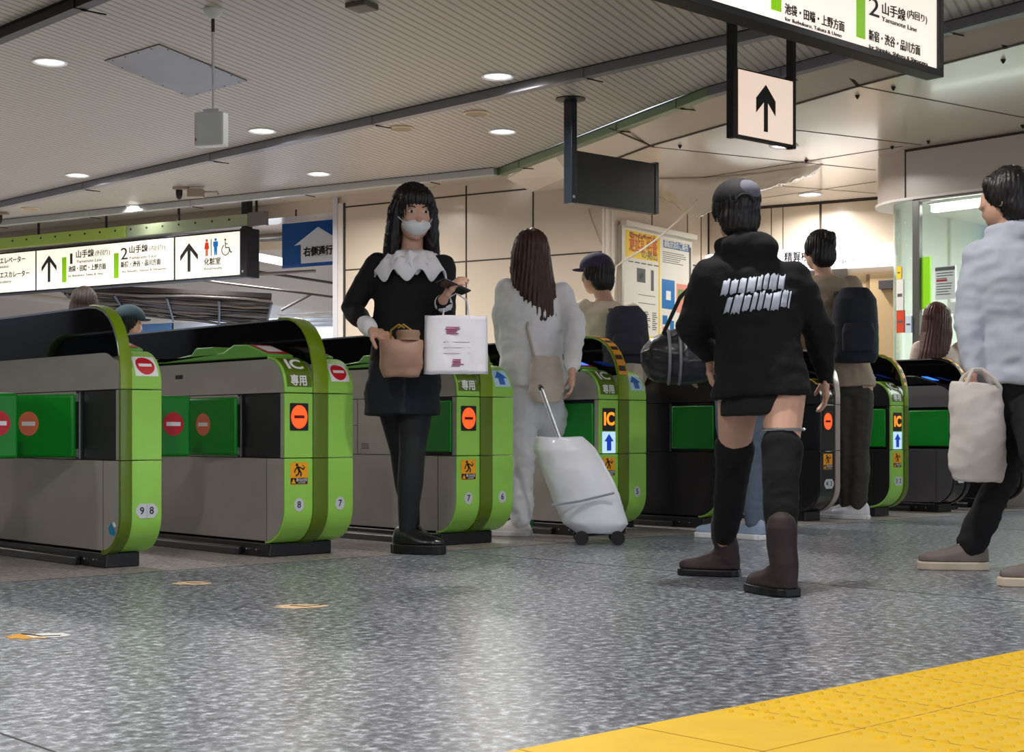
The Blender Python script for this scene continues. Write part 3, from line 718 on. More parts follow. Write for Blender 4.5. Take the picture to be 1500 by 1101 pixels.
# grey access panel
q = [pz(153,88,CZ), pz(233,64,CZ), pz(362,117,CZ), pz(276,141,CZ)]
e = thing('access_panel', 'flat grey metal access panel screwed to the ribbed ceiling', 'access panel', (q[0].x,q[0].y,CZ))
ql = [(p.x-q[0].x, p.y-q[0].y) for p in q]
MB().prism_z(ql, -.008, -.0005).build('panel', mat('grey_sheet_metal',(128,128,130),.35,.6,var=(1.6,.12,(1,1,1))), e)
for i in range(4):
    a = Vector(ql[i]+(0,)); b = Vector(ql[(i+1)%4]+(0,)); c0 = (Vector(ql[0]+(0,))+Vector(ql[2]+(0,)))/2
    for k in range(4):
        p = a+(b-a)*(k+.35)/4; p = p+(c0-p)*.05
        MB().lathe([(.007,0),(.004,-.003)], (p.x,p.y,-.008), 8).build('screw', INK, e)

# hanging white box with pole
p = pz(312, 14, CZ); d0 = dep(p)
e = thing('hanging_antenna_box', 'white box hanging from the ceiling on a thin white pole', 'antenna box', (p.x,p.y,CZ), YAW-pi/2)
MB().lathe([(.055,0),(.055,-.012),(.045,-.03),(.026,-.05),(.012,-.055)], n=28).build('ceiling_rose', WHITEP, e, smooth=True)
zb = zpx(163,d0)-CZ; zt_ = zpx(214,d0)-CZ
MB().tube([(0,0,-.05),(0,0,-.13)], .010, 12).build('stem_sleeve', mat('bronze_sleeve',(70,52,44),.5), e, smooth=True)
MB().tube([(0,0,-.12),(0,0,zb)], .0085, 12).build('pole', WHITEP, e, smooth=True)
bx = MB().box((-.105,-.03,zt_),(.075,.05,zb-.005)).build('housing', mat('white_housing',(250,250,252),.35), e, bevel=.008)
bx.rotation_euler = (0,0,-.25)
MB().box((-.055,-.02,zb-.005),(.045,.04,zb+.012)).build('mount', WHITEP, e, bevel=.003).rotation_euler = (0,0,-.25)
st = MB().box((-.098,-.032,zt_+.03),(-.09,-.03,zt_+.045)).build('status_light', RED_S, e); st.rotation_euler = (0,0,-.25)
# small brown vent at the top
p = pz(530,6,CZ); o = MB().box((-.07,-.07,-.03),(.07,.07,0)).build('smoke_detector', mat('brown_vent',(110,100,92),.5), None, bevel=.006, loc=(p.x,p.y,CZ), rz=.3)
tag(o, 'small brown square fitting on the ribbed ceiling at the top edge', 'ceiling fitting')

# security cameras
def seccam(px, py, label, s=1.0, two=True):
    p = pz(px, py, CZ)
    e = thing('security_camera', label, 'security camera', (p.x,p.y,CZ), YAW-pi/2)
    GM = mat('camera_metal',(165,150,138),.4,.3)
    MB().box((-.10*s,-.04*s,-.03*s),(.06*s,.04*s,0)).build('base_plate', GM, e, bevel=.005)
    MB().lathe([(.035*s,-.03*s),(.035*s,-.07*s),(.028*s,-.11*s),(.012*s,-.13*s)], (-.04*s,0,0), 20).build('camera_body', BLACK, e, smooth=True)
    if two:
        MB().box((.05*s,-.05*s,-.11*s),(.22*s,.05*s,-.02*s)).build('junction_box', GM, e, bevel=.01)
        MB().tube([(.2*s,0,-.05*s),(.36*s,0,-.05*s),(.37*s,0,-.08*s)], .01*s, 8).build('conduit', GM, e)
    return e
seccam(268,274,'small black camera with metal box on the ceiling above the direction sign',.95)
seccam(4,311,'black dome camera at the left edge under the grey channel',1.0,False)

# ------------------------------------------------------------------ hanging signs
SIGNW = mat('lit_sign_face', (255,250,238), .4, emit=(255,246,226), es=.60)
SIGNP = mat('warm_sign_face', (250,228,212), .4, emit=(255,228,208), es=.45)
LIME = mat('lime_line_mark', (140,205,10), .4, emit=(135,200,10), es=.35)
# 1) long illuminated direction sign at left
d_r = 15.75
S_r = at(353, d_r); sdir = (RT*.843 - FW*.538).normalized()
PS = Pl(S_r - sdir*5.2, S_r)
sg = thing('hanging_direction_sign', 'long lit white direction sign with platform arrows and restroom symbols, hung at left', 'direction sign', (PS.a.x,PS.a.y,0), PS.rz)
zb_, zt_ = PS.hit(353,402)[1], PS.hit(353,338.5)[1]
MB().box((0,0,zb_-.02),(PS.L+.005,.16,zt_+.02)).build('housing', BLACK, sg, bevel=.004)
x1_, x2_ = PS.x(53), PS.x(256)
cuts = [0.0, x1_, x2_, PS.L]
faces = []
for a, b in zip(cuts, cuts[1:]):
    faces.append(MB().box((a+.014,-.006,zb_),(b-.014,.0,zt_)).build('lit_panel', SIGNW, sg, bevel=.002))
MB().box((PS.L+.005,-.02,zb_-.03),(PS.L+.095,.18,zt_+.03)).build('end_cap', BLACK, sg, bevel=.005)
MB().tube([(PS.L+.05,-.03,zb_+.03),(PS.L+.05,-.018,zb_+.03)], .014, 10).build('bolt', SILVER, sg)
MB().box((PS.L-.02,.03,zt_),(PS.L+.06,.11,CZ-.0)).build('hanging_post', BLACK, sg)
MB().box((.8,.03,zt_),(.88,.11,CZ-.0)).build('hanging_post', BLACK, sg)
DG = mat('sign_dark_grey', (52,54,56), .5); MG = mat('sign_mid_grey', (120,120,118), .5)
def stext(P, s, px0, px1, py, hpx, m, par, bold=.016, yy=-.0095):
    x0, z = P.hit(px0, py); x1, _ = P.hit(px1, py); k = (P.hit((px0+px1)/2,py-hpx/2)[1]-P.hit((px0+px1)/2,py+hpx/2)[1])
    return text(s, k*1.12, m, par, front((x0+x1)/2, yy, z), width=abs(x1-x0), bold=bold, ext=.0015)
def srect(P, px0, py0, px1, py1, m, par, name, yy=-.006, t=.0015):
    x0, z1 = P.hit(px0,py0); x1, z0 = P.hit(px1,py1)
    return MB().box((x0,yy-t,min(z0,z1)),(x1,yy,max(z0,z1))).build(name, m, par)
f0, f1, f2 = faces
stext(PS,'エレベーター',1,38,383,9,DG,f0); stext(PS,'Elevator',-2,14,391.5,5,MG,f0,0)
stext(PS,'エスカレーター',1,44,404,9,DG,f0); stext(PS,'Escalator',-2,18,413.5,5,MG,f0,0)
def sarrow(P, px, py0, py1, wpx, m, par):
    x, z1 = P.hit(px,py0); _, z0 = P.hit(px,py1); w = P.hit(px+wpx/2,py0)[0]-P.hit(px-wpx/2,py0)[0]
    return MB().prism_y(line_arrow(x,z0,z1,w,w*.17), -.006, -.0078).build('arrow_symbol', m, par)
sarrow(PS,72.5,374,413,22,DG,f1)
srect(PS,91.5,377,98,413,LIME,f1,'line_mark'); srect(PS,167.5,371,174.5,407,LIME,f1,'line_mark')
stext(PS,'1',103.6,107,380,20,DG,f1,.0); stext(PS,'2',178,188,373,22,DG,f1,.0)
stext(PS,'山手線',112,138,373.5,11,DG,f1); stext(PS,'(外回り)',140,162,371.5,8,MG,f1,0)
stext(PS,'Yamanote Line',113,150,383.5,6,MG,f1,0); stext(PS,'池袋・田端・上野方面',101,156,395,8.5,DG,f1); stext(PS,'for Ikebukuro, Tabata & Ueno',101,152,404.5,4.5,MG,f1,0)
stext(PS,'山手線',190,217,366.5,11,DG,f1); stext(PS,'(内回り)',219,243,364,8,MG,f1,0)
stext(PS,'Yamanote Line',190,230,378,6,MG,f1,0); stext(PS,'新宿・渋谷・品川方面',178,236,388.5,8.5,DG,f1); stext(PS,'for Shinjuku, Shibuya & Shinagawa',180,244,398,4.5,MG,f1,0)
sarrow(PS,277.5,356,398,26,DG,f2)
def pict(P, par, px, py0, m, dress=False, name='restroom_symbol'):
    x, z = P.hit(px, py0); s = (P.hit(px,py0)[1]-P.hit(px,py0+25)[1])
    b = MB(); yy = (-.006,-.0078)
    b.prism_y(circ(x,z-.09*s,.09*s,n=14), *yy)
    if dress:
        b.prism_y([(x-.12*s,z-.2*s),(x+.12*s,z-.2*s),(x+.2*s,z-.6*s),(x-.2*s,z-.6*s)], *yy)
        b.prism_y([(x-.09*s,z-.6*s),(x-.01*s,z-.6*s),(x-.01*s,z-s),(x-.09*s,z-s)], *yy); b.prism_y([(x+.01*s,z-.6*s),(x+.09*s,z-.6*s),(x+.09*s,z-s),(x+.01*s,z-s)], *yy)
    else:
        b.prism_y([(x-.19*s,z-.2*s),(x+.19*s,z-.2*s),(x+.19*s,z-.5*s),(x+.13*s,z-.5*s),(x+.11*s,z-s),(x+.015*s,z-s),(x,z-.6*s),(x-.015*s,z-s),(x-.11*s,z-s),(x-.13*s,z-.5*s),(x-.19*s,z-.5*s)], *yy)
    return b.build(name, m, par)
pict(PS,f2,303.5,350,mat('restroom_red',(225,60,20),.5,emit=(225,60,20),es=.3),True); pict(PS,f2,316.5,348.5,mat('restroom_blue',(0,130,205),.5,emit=(0,120,200),es=.3))
srect(PS,309.3,350,310.4,375,DG,f2,'divider')
x, z = PS.hit(331,349); s = PS.hit(331,349)[1]-PS.hit(331,374)[1]
b = MB(); b.prism_y(circ(x-.02*s,z-.08*s,.07*s,n=12),-.006,-.0078)
def stroke(b, pts, t, y0=-.006, y1=-.0078):
    for (x0,a0),(x1,a1) in zip(pts, pts[1:]):
        dx, dz = x1-x0, a1-a0; L = max(1e-6,sqrt(dx*dx+dz*dz)); nx, nz = -dz/L*t/2, dx/L*t/2
        b.prism_y([(x0+nx,a0+nz),(x0-nx,a0-nz),(x1-nx,a1-nz),(x1+nx,a1+nz)], y0, y1)
stroke(b, [(x-.02*s,z-.18*s),(x,z-.55*s),(x+.28*s,z-.55*s),(x+.40*s,z-.85*s),(x+.52*s,z-.80*s)], .06*s)
stroke(b, [(x,z-.32*s),(x+.2*s,z-.34*s)], .05*s)
cr = [(x+.0*s+.30*s*cos(a), z-.68*s+.30*s*sin(a)) for a in [radians(q) for q in range(110,381,15)]]
stroke(b, cr, .055*s); b.build('wheelchair_symbol', DG, f2)
stext(PS,'化粧室',300,324,384.5,10,DG,f2,.012); stext(PS,'Restrooms',300,326,394,5.5,MG,f2,0)

# 2) big direction sign at top right
d2 = 7.50; R2 = at(1383, d2); PS2 = Pl(R2 - Vector((1,0,0))*3.0 if False else R2 - Vector((3.0,0,0)), R2)
g2 = thing('overhead_direction_sign', 'large lit platform sign with black frame hanging at the top right', 'direction sign', (PS2.a.x,PS2.a.y,0), PS2.rz)
L2 = PS2.L; zb2 = PS2.hit(1372,110)[1]-.0; zt2 = CZ-.16
MB().box((0,0,zb2-.0),(L2,.10,zb2+.035)).build('frame', BLACK, g2, bevel=.004)
MB().box((0,0,zt2-.03),(L2,.10,zt2)).build('frame', BLACK, g2, bevel=.004)
MB().box((L2-.035,0,zb2+.035),(L2,.10,zt2-.03)).build('frame', BLACK, g2, bevel=.004)
MB().box((0,0,zb2+.035),(.035,.10,zt2-.03)).build('frame', BLACK, g2, bevel=.004)
MB().box((0,-.0,zb2-.04),(L2,.10,zb2)).build('lower_rail', BLACK, g2, bevel=.006) if False else None
fp = MB().box((.036,.02,zb2+.036),(L2-.036,.08,zt2-.031)).build('lit_panel', mat('big_sign_face',(255,246,238),.4,emit=(255,238,222),es=.55), g2)
for xx in (.5, L2-.5): MB().tube([(xx,.05,zt2),(xx,.05,CZ)], .02, 10).build('hanging_post', BLACK, g2)
Pf = Pl(PS2.a + Vector((0,.02,0)), PS2.a + PS2.d*3 + Vector((0,.02,0)))
def t2(s, a, b, y, h, m, bold=.008): return stext(Pf, s, a, b, y, h, m, fp, bold, .0165)
KK = mat('sign_ink', (30,30,32), .5)
def slant(px0, y0, px1, y1, m, name):       # rectangle given by its two opposite corners on the sign
    x0, za_ = Pf.hit(px0,y0); x1, zb__ = Pf.hit(px1,y1); return MB().box((x0,.0175,min(za_,zb__)),(x1,.0195,max(za_,zb__))).build(name, m, fp)
slant(1254,-26,1267,58,LIME,'line_mark'); slant(1129,-60,1144,18,LIME,'line_mark')
slant(1255,-24,1266,0,WHITE_S,'line_mark_top')
t2('2',1272,1287,10,34,KK,0); t2('山手線',1291,1325,13,17,KK); t2('(内回り)',1328,1357,20,12,KK,0)
t2('Yamanote Line',1291,1342,27.5,9,KK,0); t2('新宿・渋谷・品川方面',1272,1347,52,15,KK); t2('for Shinjuku, Shibuya & Shinagawa',1272,1358,68,7,KK,0)
t2('池袋・田端・上野方面',1149,1236,13.5,15,KK); t2('for Ikebukuro, Tabata & Ueno',1149,1232,27.5,7,KK,0)
t2('1',1150,1156,-30,34,KK,0); t2('山手線',1164,1200,-25,17,KK); t2('(外回り)',1203,1235,-20,12,KK,0)

# 3) square arrow sign on two posts
aL, aR = at(1074, 8.50), at(1166, 8.86)
PA3 = Pl(aL, aR); L3 = PA3.L
g3 = thing('hanging_arrow_sign', 'square peach sign with black up arrow hanging on two black posts', 'arrow sign', (aL.x,aL.y,0), PA3.rz)
z0, z1 = PA3.hit(1120,209)[1], PA3.hit(1120,108)[1]
z0a = PA3.hit(1078,199)[1]; z1a = PA3.hit(1085,99.5)[1]
z0, z1 = z0a, z1a
MB().box((.035,.0,z0),(L3-.025,.05,z1)).build('frame', BLACK, g3, bevel=.003)
MB().box((.042,-.004,z0+.012),(L3-.034,.0,z1-.010)).build('lit_panel', SIGNP, g3)
MB().prism_y(line_arrow(L3*.5,z0+.055,z1-.065,.17,.034,.085), -.004, -.006).build('arrow_symbol', INK, g3)
MB().box((0,.0,z0-.008),(.036,.05,CZ-.05)).build('hanging_post', BLACK, g3); MB().box((L3-.028,.0,z0-.008),(L3,.05,CZ-.05)).build('hanging_post', BLACK, g3)
MB().lathe([(.06,-.001),(.06,-.012),(.03,-.02)], (L3-.014,.025,CZ), 20).build('post_flange', BLACK, g3)
MB().lathe([(.045,-.001),(.045,-.016),(.03,-.05),(.02,-.051)], (.018,.025,CZ), 20).build('post_flange', BLACK, g3)
MB().lathe([(.022,-.019),(.022,-.052)], (L3-.014,.025,CZ), 20).build('post_flange', BLACK, g3)

# 4) blank black sign
bL, bR = at(836, 10.95), at(964, 11.55)
P4 = Pl(bL, bR); L4 = P4.L
g4 = thing('blank_hanging_sign', 'blank black rectangular sign hanging from a black post', 'sign', (bL.x,bL.y,0), P4.rz)
z0, z1 = P4.hit(838,296)[1], P4.hit(849,221)[1]
MB().box((.055,.0,z0),(L4,.07,z1)).build('panel', mat('blank_black',(20,18,17),.35), g4, bevel=.004)
MB().box((0,-.01,z0-.005),(.055,.075,CZ-.01)).build('hanging_post', mat('navy_black',(26,32,42),.3), g4, bevel=.003)
MB().box((L4-.03,-.004,z0),(L4+.004,.075,z1+.012)).build('end_cap', BLACK, g4)
MB().lathe([(.11,-.0),(.11,-.008),(.06,-.016)], (.027,.03,CZ), 20).build('post_flange', BLACK, g4)
MB().tube([(.02,-.016,z0+.04),(.02,-.008,z0+.04)], .012, 10).build('bolt', SILVER, g4)

# 5) blue keep-right banner
bl0, bl1 = at(413, 16.9), at(512, 16.4)
P5 = Pl(bl0, bl1)
g5 = thing('hanging_banner', 'blue hanging banner with a white up arrow and black lettering', 'banner', (bl0.x,bl0.y,0), P5.rz)
x0, z1 = P5.hit(413,330)[0], P5.hit(413,328)[1]; z0 = P5.hit(414,393)[1]; x1 = P5.x(511)
MB().box((0,.0,z0),(x1,.02,z1)).build('board', mat('banner_blue',(0,78,150),.45), g5, bevel=.003)
WB = mat('banner_white',(216,220,228),.5)
def pp(px, py): return P5.hit(px,py)
arw = [pp(441,386), pp(492,382), pp(492,355), pp(501,353), pp(466,332), pp(431,360), pp(441,358)]
MB().prism_y(arw, 0, -.003).build('arrow_symbol', WB, g5)
stext(P5,'右側通行',445,488,370,13,INK,g5,.03,-.0065)
for px in (417,490):
    x = P5.x(px); MB().tube([(x,.01,z1),(x,.01,z1+.09)], .012, 8).build('hanging_clip', SILVER, g5)
MB().box((-.0,-.01,z1+.05),(x1+.1,.03,z1+.09)).build('hanging_bar', BLACK, g5)

# ------------------------------------------------------------------ stair well behind the left opening
SW = mat('stair_cream',(222,204,176),.4); SB = mat('stair_white',(222,226,236),.35)
farA = cc(-9.5, 24.5); farB = cc(-1.2, 20.5)
PF = Pl(farA, farB)
wall('wall_stair', farA, farB, 0, 3.4, m=SB)
seams(PF, [(PF.x(p)-.015,0,PF.x(p)+.015,3.2) for p in (5,12,38,253)] + [(0,PF.hit(250,455)[1]-.012,PF.L,PF.hit(250,455)[1])], 'trim_10')
# sloping soffit over the stairs
sl = MB()
a = at(-40, 19.4); b = at(505, 18.0); zA = 2.78
c = at(-40, 23.4); d = at(505, 20.2); zB = CH+(HZ-462)*20.2/FP
sl.add([(a.x,a.y,zA),(b.x,b.y,zA),(d.x,d.y,zB),(c.x,c.y,zB),(a.x,a.y,zA+.1),(b.x,b.y,zA+.1),(d.x,d.y,zB+.1),(c.x,c.y,zB+.1)],[(0,1,2,3),(4,7,6,5),(0,4,5,1),(1,5,6,2),(2,6,7,3),(3,7,4,0)])
struct(sl.build('ceiling', SW))
# black pipes bundle under the soffit
PIPE = mat('dark_conduit',(70,62,56),.45,.3); PIPE2 = mat('grey_conduit',(150,140,128),.4,.4)
cb = thing('cable_tray', 'rack of dark cables and conduits under the stair soffit behind the lit sign', 'cable tray', (0,0,0))
tr = MB()
tl, trr, br, bl_ = (90,421),(398,436),(388,478),(120,448)
dn, df = 16.6, 18.6
def tray_pt(u, v, lift=0):        # u along, v near(0)..far(1)
    px = (tl[0]*(1-u)+trr[0]*u)*(1-v) + (bl_[0]*(1-u)+br[0]*u)*v
    py = (tl[1]*(1-u)+trr[1]*u)*(1-v) + (bl_[1]*(1-u)+br[1]*u)*v
    dd = dn+(df-dn)*v + (1-u)*1.2
    p = at(px, dd); p.z = zpx(py, dd)+lift; return p
qs = [tray_pt(0,0),tray_pt(1,0),tray_pt(1,1),tray_pt(0,1)]
vs = [tuple(q) for q in qs]+[(q.x,q.y,q.z+.05) for q in qs]
tr.add(vs,[(0,1,2,3),(4,7,6,5),(0,4,5,1),(1,5,6,2),(2,6,7,3),(3,7,4,0)]); tr.build('tray_base', mat('tray_brown',(62,52,46),.6), cb)
random.seed(4)
for i in range(26):
    v = i/25; w = random.uniform(-.01,.01)
    MB().tube([tray_pt(u/8, v, -.03+random.uniform(-.02,.015)) for u in range(9)], random.uniform(.008,.018), 6).build('conduit', (PIPE if i%3 else PIPE2), cb, smooth=True)
for u in (.02,.25,.5,.75,1.0):
    MB().tube([tray_pt(u,0,-.06), tray_pt(u,1,-.06)], .014, 6).build('cross_bar', BLACK, cb)
def pipe(name, pts, r, m, label):
    P = [];
    for (px, py, dd) in pts: q = at(px, dd); q.z = zpx(py, dd); P.append(q)
    o0 = P[0]; e_ = MB().tube([p-o0 for p in P], r, 10).build(name, m, None, smooth=True, loc=o0)
    return tag(e_, label, 'pipe')
pipe('conduit_pipe', [(365,396,16.9),(420,404,17.3),(505,417,17.8)], .016, PIPE, 'dark conduit running below the blue banner')
pipe('conduit_pipe', [(280,408,16.9),(330,415,17.1),(420,426,17.6),(505,437,18.0)], .014, PIPE, 'thin dark conduit crossing the cream soffit above the cable rack')
pipe('conduit_pipe', [(368,402,16.9),(440,398,17.2),(462,397,17.3)], .02, PIPE2, 'short grey conduit ending in a small box under the banner')
pipe('conduit_pipe', [(412,454,17.8),(455,431,17.9)], .018, PIPE, 'slanting dark brace between soffit and cable rack')
o = pipe('conduit_pipe', [(365,347,17.2),(414,344,17.4),(430,343,17.5)], .03, PIPE2, 'thick grey pipe between the sign and the blue banner')
tb = pipe('tube_lamp', [(366,374,17.6),(418,384,17.6)], .045, mat('tube_glow',(255,255,255),.4,emit=(245,250,255),es=4.0), 'bright tube lamp glimpsed between the lit sign and the banner')
tb['category'] = 'lamp'
# handrail band and rail box below
hr = pipe('white_handrail', [(-20,428,20.3),(40,434,20.3),(115,443,20.3)], .05, mat('rail_white',(228,222,212),.4), 'white rail seen under the lit sign at left')
hr['category'] = 'handrail'
for px in (45, 82):
    q = at(px, 17.7); 
lv = MB()
louv0, louv1 = at(408, 18.4), at(500, 17.9); PL_ = Pl(louv0, louv1)
le = thing('louvre_panel', 'pale louvred panel low on the stairwell beside the back wall edge', 'louvre', (louv0.x,louv0.y,0), PL_.rz)
za_, zb_l = PL_.hit(450,480)[1], PL_.hit(450,455)[1]
MB().box((0,0,za_-.6),(PL_.L,.05,za_)).build('panel', SB, le)
for k in range(4): MB().box((0,-.01,za_+.02+k*.05),(PL_.L,.04,za_+.035+k*.05)).build('slat', mat('louvre_grey',(120,116,112),.5), le)
area_lamp('stair_lamp', cc(-3.2,17.2,2.45), 1.4, 60, (.9,.93,1.0), (0,0,0), 'RECTANGLE', .3)
area_lamp('stair_lamp_blue', cc(-4.6,20.5,2.3), 2.5, 130, (.66,.80,1.0), (0,0,0), 'RECTANGLE', 1.0)
# blue strips (advert boards low on the far wall)
for (a_, b_, y0, y1, l) in ((-20,20,464,470,'blue board on the far stairwell wall at the left edge'),(205,252,470,486,'blue board on the far stairwell wall right of the teal cap')):
    x0, zt1 = PF.hit(a_,y0); x1, zb1 = PF.hit(b_,y1)
    o = MB().box((x0,-.03,zb1-.5),(x1,-.001,zt1)).build('wall_board', mat('board_blue',(110,160,220),.4), None, loc=(PF.a.x,PF.a.y,0), rz=PF.rz)
    tag(o, l, 'board')

# ------------------------------------------------------------------ alcove: poster board, pipes, machine sign, door
PPo = Pl(K, ALC)
pb = thing('poster_board', 'framed notice board with yellow and white posters on the cream wall', 'notice board', (PPo.a.x,PPo.a.y,0), PPo.rz)
x0, x1 = PPo.x(907), PPo.x(1007); zt_ = PPo.hit(907,332)[1]; zb_ = PPo.hit(955,503)[1]-.05
zt_ = (PPo.hit(907,332)[1]+PPo.hit(1007,357)[1])/2
MB().box((x0-.03,-.05,zb_-.03),(x1+.03,-.0,zt_+.03)).build('frame', mat('board_frame',(196,192,182),.35,.5), pb, bevel=.006)
lp = MB().box((x0,-.052,zb_),(x1,-.05,zt_)).build('backing', mat('poster_paper',(236,232,220),.5), pb)
xm_ = PPo.x(957); Hh = zt_-zb_
def prect(a, b, c, d, m, name='print_block', yy=-.052, t=.0015):   # fractions of the board
    return MB().box((x0+(x1-x0)*a,yy-t,zb_+Hh*c),(x0+(x1-x0)*b,yy,zb_+Hh*d)).build(name, m, pb)
YP = mat('poster_yellow',(250,214,20),.5); OR = mat('poster_orange_ink',(216,84,20),.5); GY = mat('poster_grey_ink',(95,95,100),.6)
PBL = mat('poster_blue',(40,120,190),.5); PPK = mat('poster_pink',(228,150,130),.5)
prect(.02,.50,.76,.99,YP,'yellow_header'); prect(.02,.50,.0,.10,YP,'yellow_footer'); prect(.49,.51,.0,.99,YP,'yellow_edge')
text('遅延証明書', .19, OR, pb, front(x0+(x1-x0)*.27,-.054,zb_+Hh*.88), width=(x1-x0)*.40, bold=.02)
text('ホームページ', .07, GY, pb, front(x0+(x1-x0)*.25,-.054,zb_+Hh*.955), width=(x1-x0)*.36, bold=.01)
text('の掲出', .09, GY, pb, front(x0+(x1-x0)*.36,-.054,zb_+Hh*.80), width=(x1-x0)*.22, bold=.01)
prect(.56,.96,.90,.97,mat('poster_blue_grey',(80,120,160),.5),'print_block')
text('運転状況のご案内', .08, WHITE_S, pb, front(x0+(x1-x0)*.75,-.0545,zb_+Hh*.935), width=(x1-x0)*.36, bold=.01)
pg = MB()
random.seed(12)
for k in range(6): pg.box((x0+(x1-x0)*.55,-.0535,zb_+Hh*(.86-k*.018)),(x0+(x1-x0)*random.uniform(.8,.96),-.052,zb_+Hh*(.866-k*.018)))
for c in range(4):
    for k in range(9): pg.box((x0+(x1-x0)*(.07+c*.11),-.0535,zb_+Hh*(.16+k*.018)),(x0+(x1-x0)*(.07+c*.11+random.uniform(.04,.08)),-.052,zb_+Hh*(.168+k*.018)))
for k in range(5): pg.box((x0+(x1-x0)*(.06+.09*k),-.0535,zb_+Hh*.72),(x0+(x1-x0)*(.13+.09*k),-.052,zb_+Hh*.73))
for c in range(12):
    for r_ in (0,1): pg.box((x0+(x1-x0)*(.55+c*.035),-.0535,zb_+Hh*(.025+r_*.05)),(x0+(x1-x0)*(.57+c*.035),-.052,zb_+Hh*(.055+r_*.05)))
pg.box((x0+(x1-x0)*.18,-.0535,zb_+Hh*.56),(x0+(x1-x0)*.30,-.052,zb_+Hh*.68)) 
pg.box((x0+(x1-x0)*.38,-.0535,zb_+Hh*.50),(x0+(x1-x0)*.42,-.052,zb_+Hh*.68)); pg.box((x0+(x1-x0)*.20,-.0535,zb_+Hh*.38),(x0+(x1-x0)*.44,-.052,zb_+Hh*.385)); pg.box((x0+(x1-x0)*.20,-.0535,zb_+Hh*.45),(x0+(x1-x0)*.44,-.052,zb_+Hh*.455))
pg.build('small_print', GY, pb)
prect(.21,.27,.59,.65,mat('poster_green',(150,200,160),.5)); prect(.54,.73,.36,.62,PBL,'blue_block'); prect(.60,.67,.44,.52,WHITE_S,'white_block',-.0535); prect(.76,.98,.34,.60,PPK,'pink_block')
prect(.78,.86,.46,.55,mat('poster_leaf',(120,160,90),.5),'green_block',-.0535); prect(.55,.62,.22,.30,PBL,'blue_block'); prect(.66,.72,.16,.26,PBL,'blue_block'); prect(.55,.63,.17,.20,PPK,'pink_block'); prect(.78,.98,.14,.28,mat('poster_pale_yellow',(240,222,120),.5),'yellow_block')
MB().box((x0-.03,-.10,zt_+.02),(x1+.03,-.03,zt_+.07)).build('lamp_cover', mat('board_top',(230,226,214),.35), pb, bevel=.006)
MB().box((x1-.06,-.054,zb_),(x1-.02,-.052,zt_-.06)).build('dark_edge_strip', mat('board_dark',(90,80,74),.5), pb)  # dark strip down the right side of the board

for i, (px, r, l) in enumerate(((884.5,.016,'thin pale pipe, leftmost of the wall corner pipes'),(891,.03,'thickest pale pipe at the wall corner'),(897.5,.02,'pale pipe next to the notice board'))):
    p = at(px, 13.72 - i*.03*0)
    o = MB().tube([(0,0,0),(0,0,CZ2)], r, 12).build('wall_pipe', mat('pale_pipe',(206,194,178),.35), None, smooth=True, loc=(p.x,p.y,0))
    tag(o, l, 'pipe')
# loose wire and drain hose from the plastic sheet
def pt(px, py, dd): q = at(px, dd); q.z = zpx(py, dd); return q
o0 = pt(1022,292,13.3)
hose = [(1022,292,13.3),(1010,306,13.3),(990,326,13.35),(965,348,13.4),(940,366,13.45),(915,381,13.5),(903,390,13.6),(899,430,13.65),(898,560,13.65)]
o = MB().tube([pt(*h)-o0 for h in hose], .009, 8).build('drain_hose', mat('clear_hose',(214,204,184),.3), None, smooth=True, loc=o0)
tag(o, 'thin drain hose sagging from the plastic sheet to the wall pipes', 'hose')
o1 = pt(862,306,13.4)
o = MB().tube([pt(*h)-o1 for h in ((862,306,14.0),(868,325,13.95),(876,345,13.85),(885,365,13.75),(888,388,13.7),(884,400,13.68))], .006, 6).build('loose_wire', mat('wire_beige',(170,155,135),.5), None, smooth=True, loc=o1)
tag(o, 'thin loose wire on the cream wall under the blank black sign', 'wire')

# plastic drip sheet under the ceiling
def plastic_mat():
    m = bpy.data.materials.new('plastic_film'); m.use_nodes = True; nt = m.node_tree
    b = nt.nodes['Principled BSDF']; out = nt.nodes['Material Output']
    b.inputs['Base Color'].default_value = (*lin((236,224,204)),1); b.inputs['Roughness'].default_value = .16; b.inputs['Coat Weight'].default_value = .6
    t = nt.nodes.new('ShaderNodeBsdfTransparent'); mx = nt.nodes.new('ShaderNodeMixShader'); mx.inputs[0].default_value = .62
    nt.links.new(t.outputs[0], mx.inputs[1]); nt.links.new(b.outputs[0], mx.inputs[2]); nt.links.new(mx.outputs[0], out.inputs[0]); return m
FILM = plastic_mat()
NU, NV = 60, 24; vs = []; random.seed(2)
for i in range(NU+1):
    u = i/NU
    for j in range(NV+1):
        v = j/NV
        # near edge / far edge along the ceiling in plan, sag in between
        pxn, pyn = 965+u*240, 262 - u*24 + 6*sin(u*3)
        near = pz(pxn, pyn, CZ2-.01); far = pz(pxn+6, pyn+8, CZ2-.01); far = near + FW*(.7) - RT*.05
        p = near.lerp(far, v)
        apex = 1-min(1, abs(u-.28)/.30)
        sag = sin(pi*v)**.8 * (.05 + .22*apex**1.4 + .07*sin(pi*u))
        wr = .022*noise.noise(Vector((u*30, v*3, 0))) + .012*noise.noise(Vector((u*60+5, v*14, 2)))
        vs.append((p.x, p.y, CZ2-.012 - sag*(1) + wr*sin(pi*v)))
fs = [(i*(NV+1)+j, (i+1)*(NV+1)+j, (i+1)*(NV+1)+j+1, i*(NV+1)+j+1) for i in range(NU) for j in range(NV)]
mb = MB(); mb.add(vs, fs); o = mb.build('plastic_drip_sheet', FILM, None, smooth=False); o.data.shade_smooth()
sm_ = o.modifiers.new('thick','SOLIDIFY'); sm_.thickness = .0015
tag(o, 'crumpled clear plastic sheet taped under the white ceiling to catch drips', 'plastic sheet')

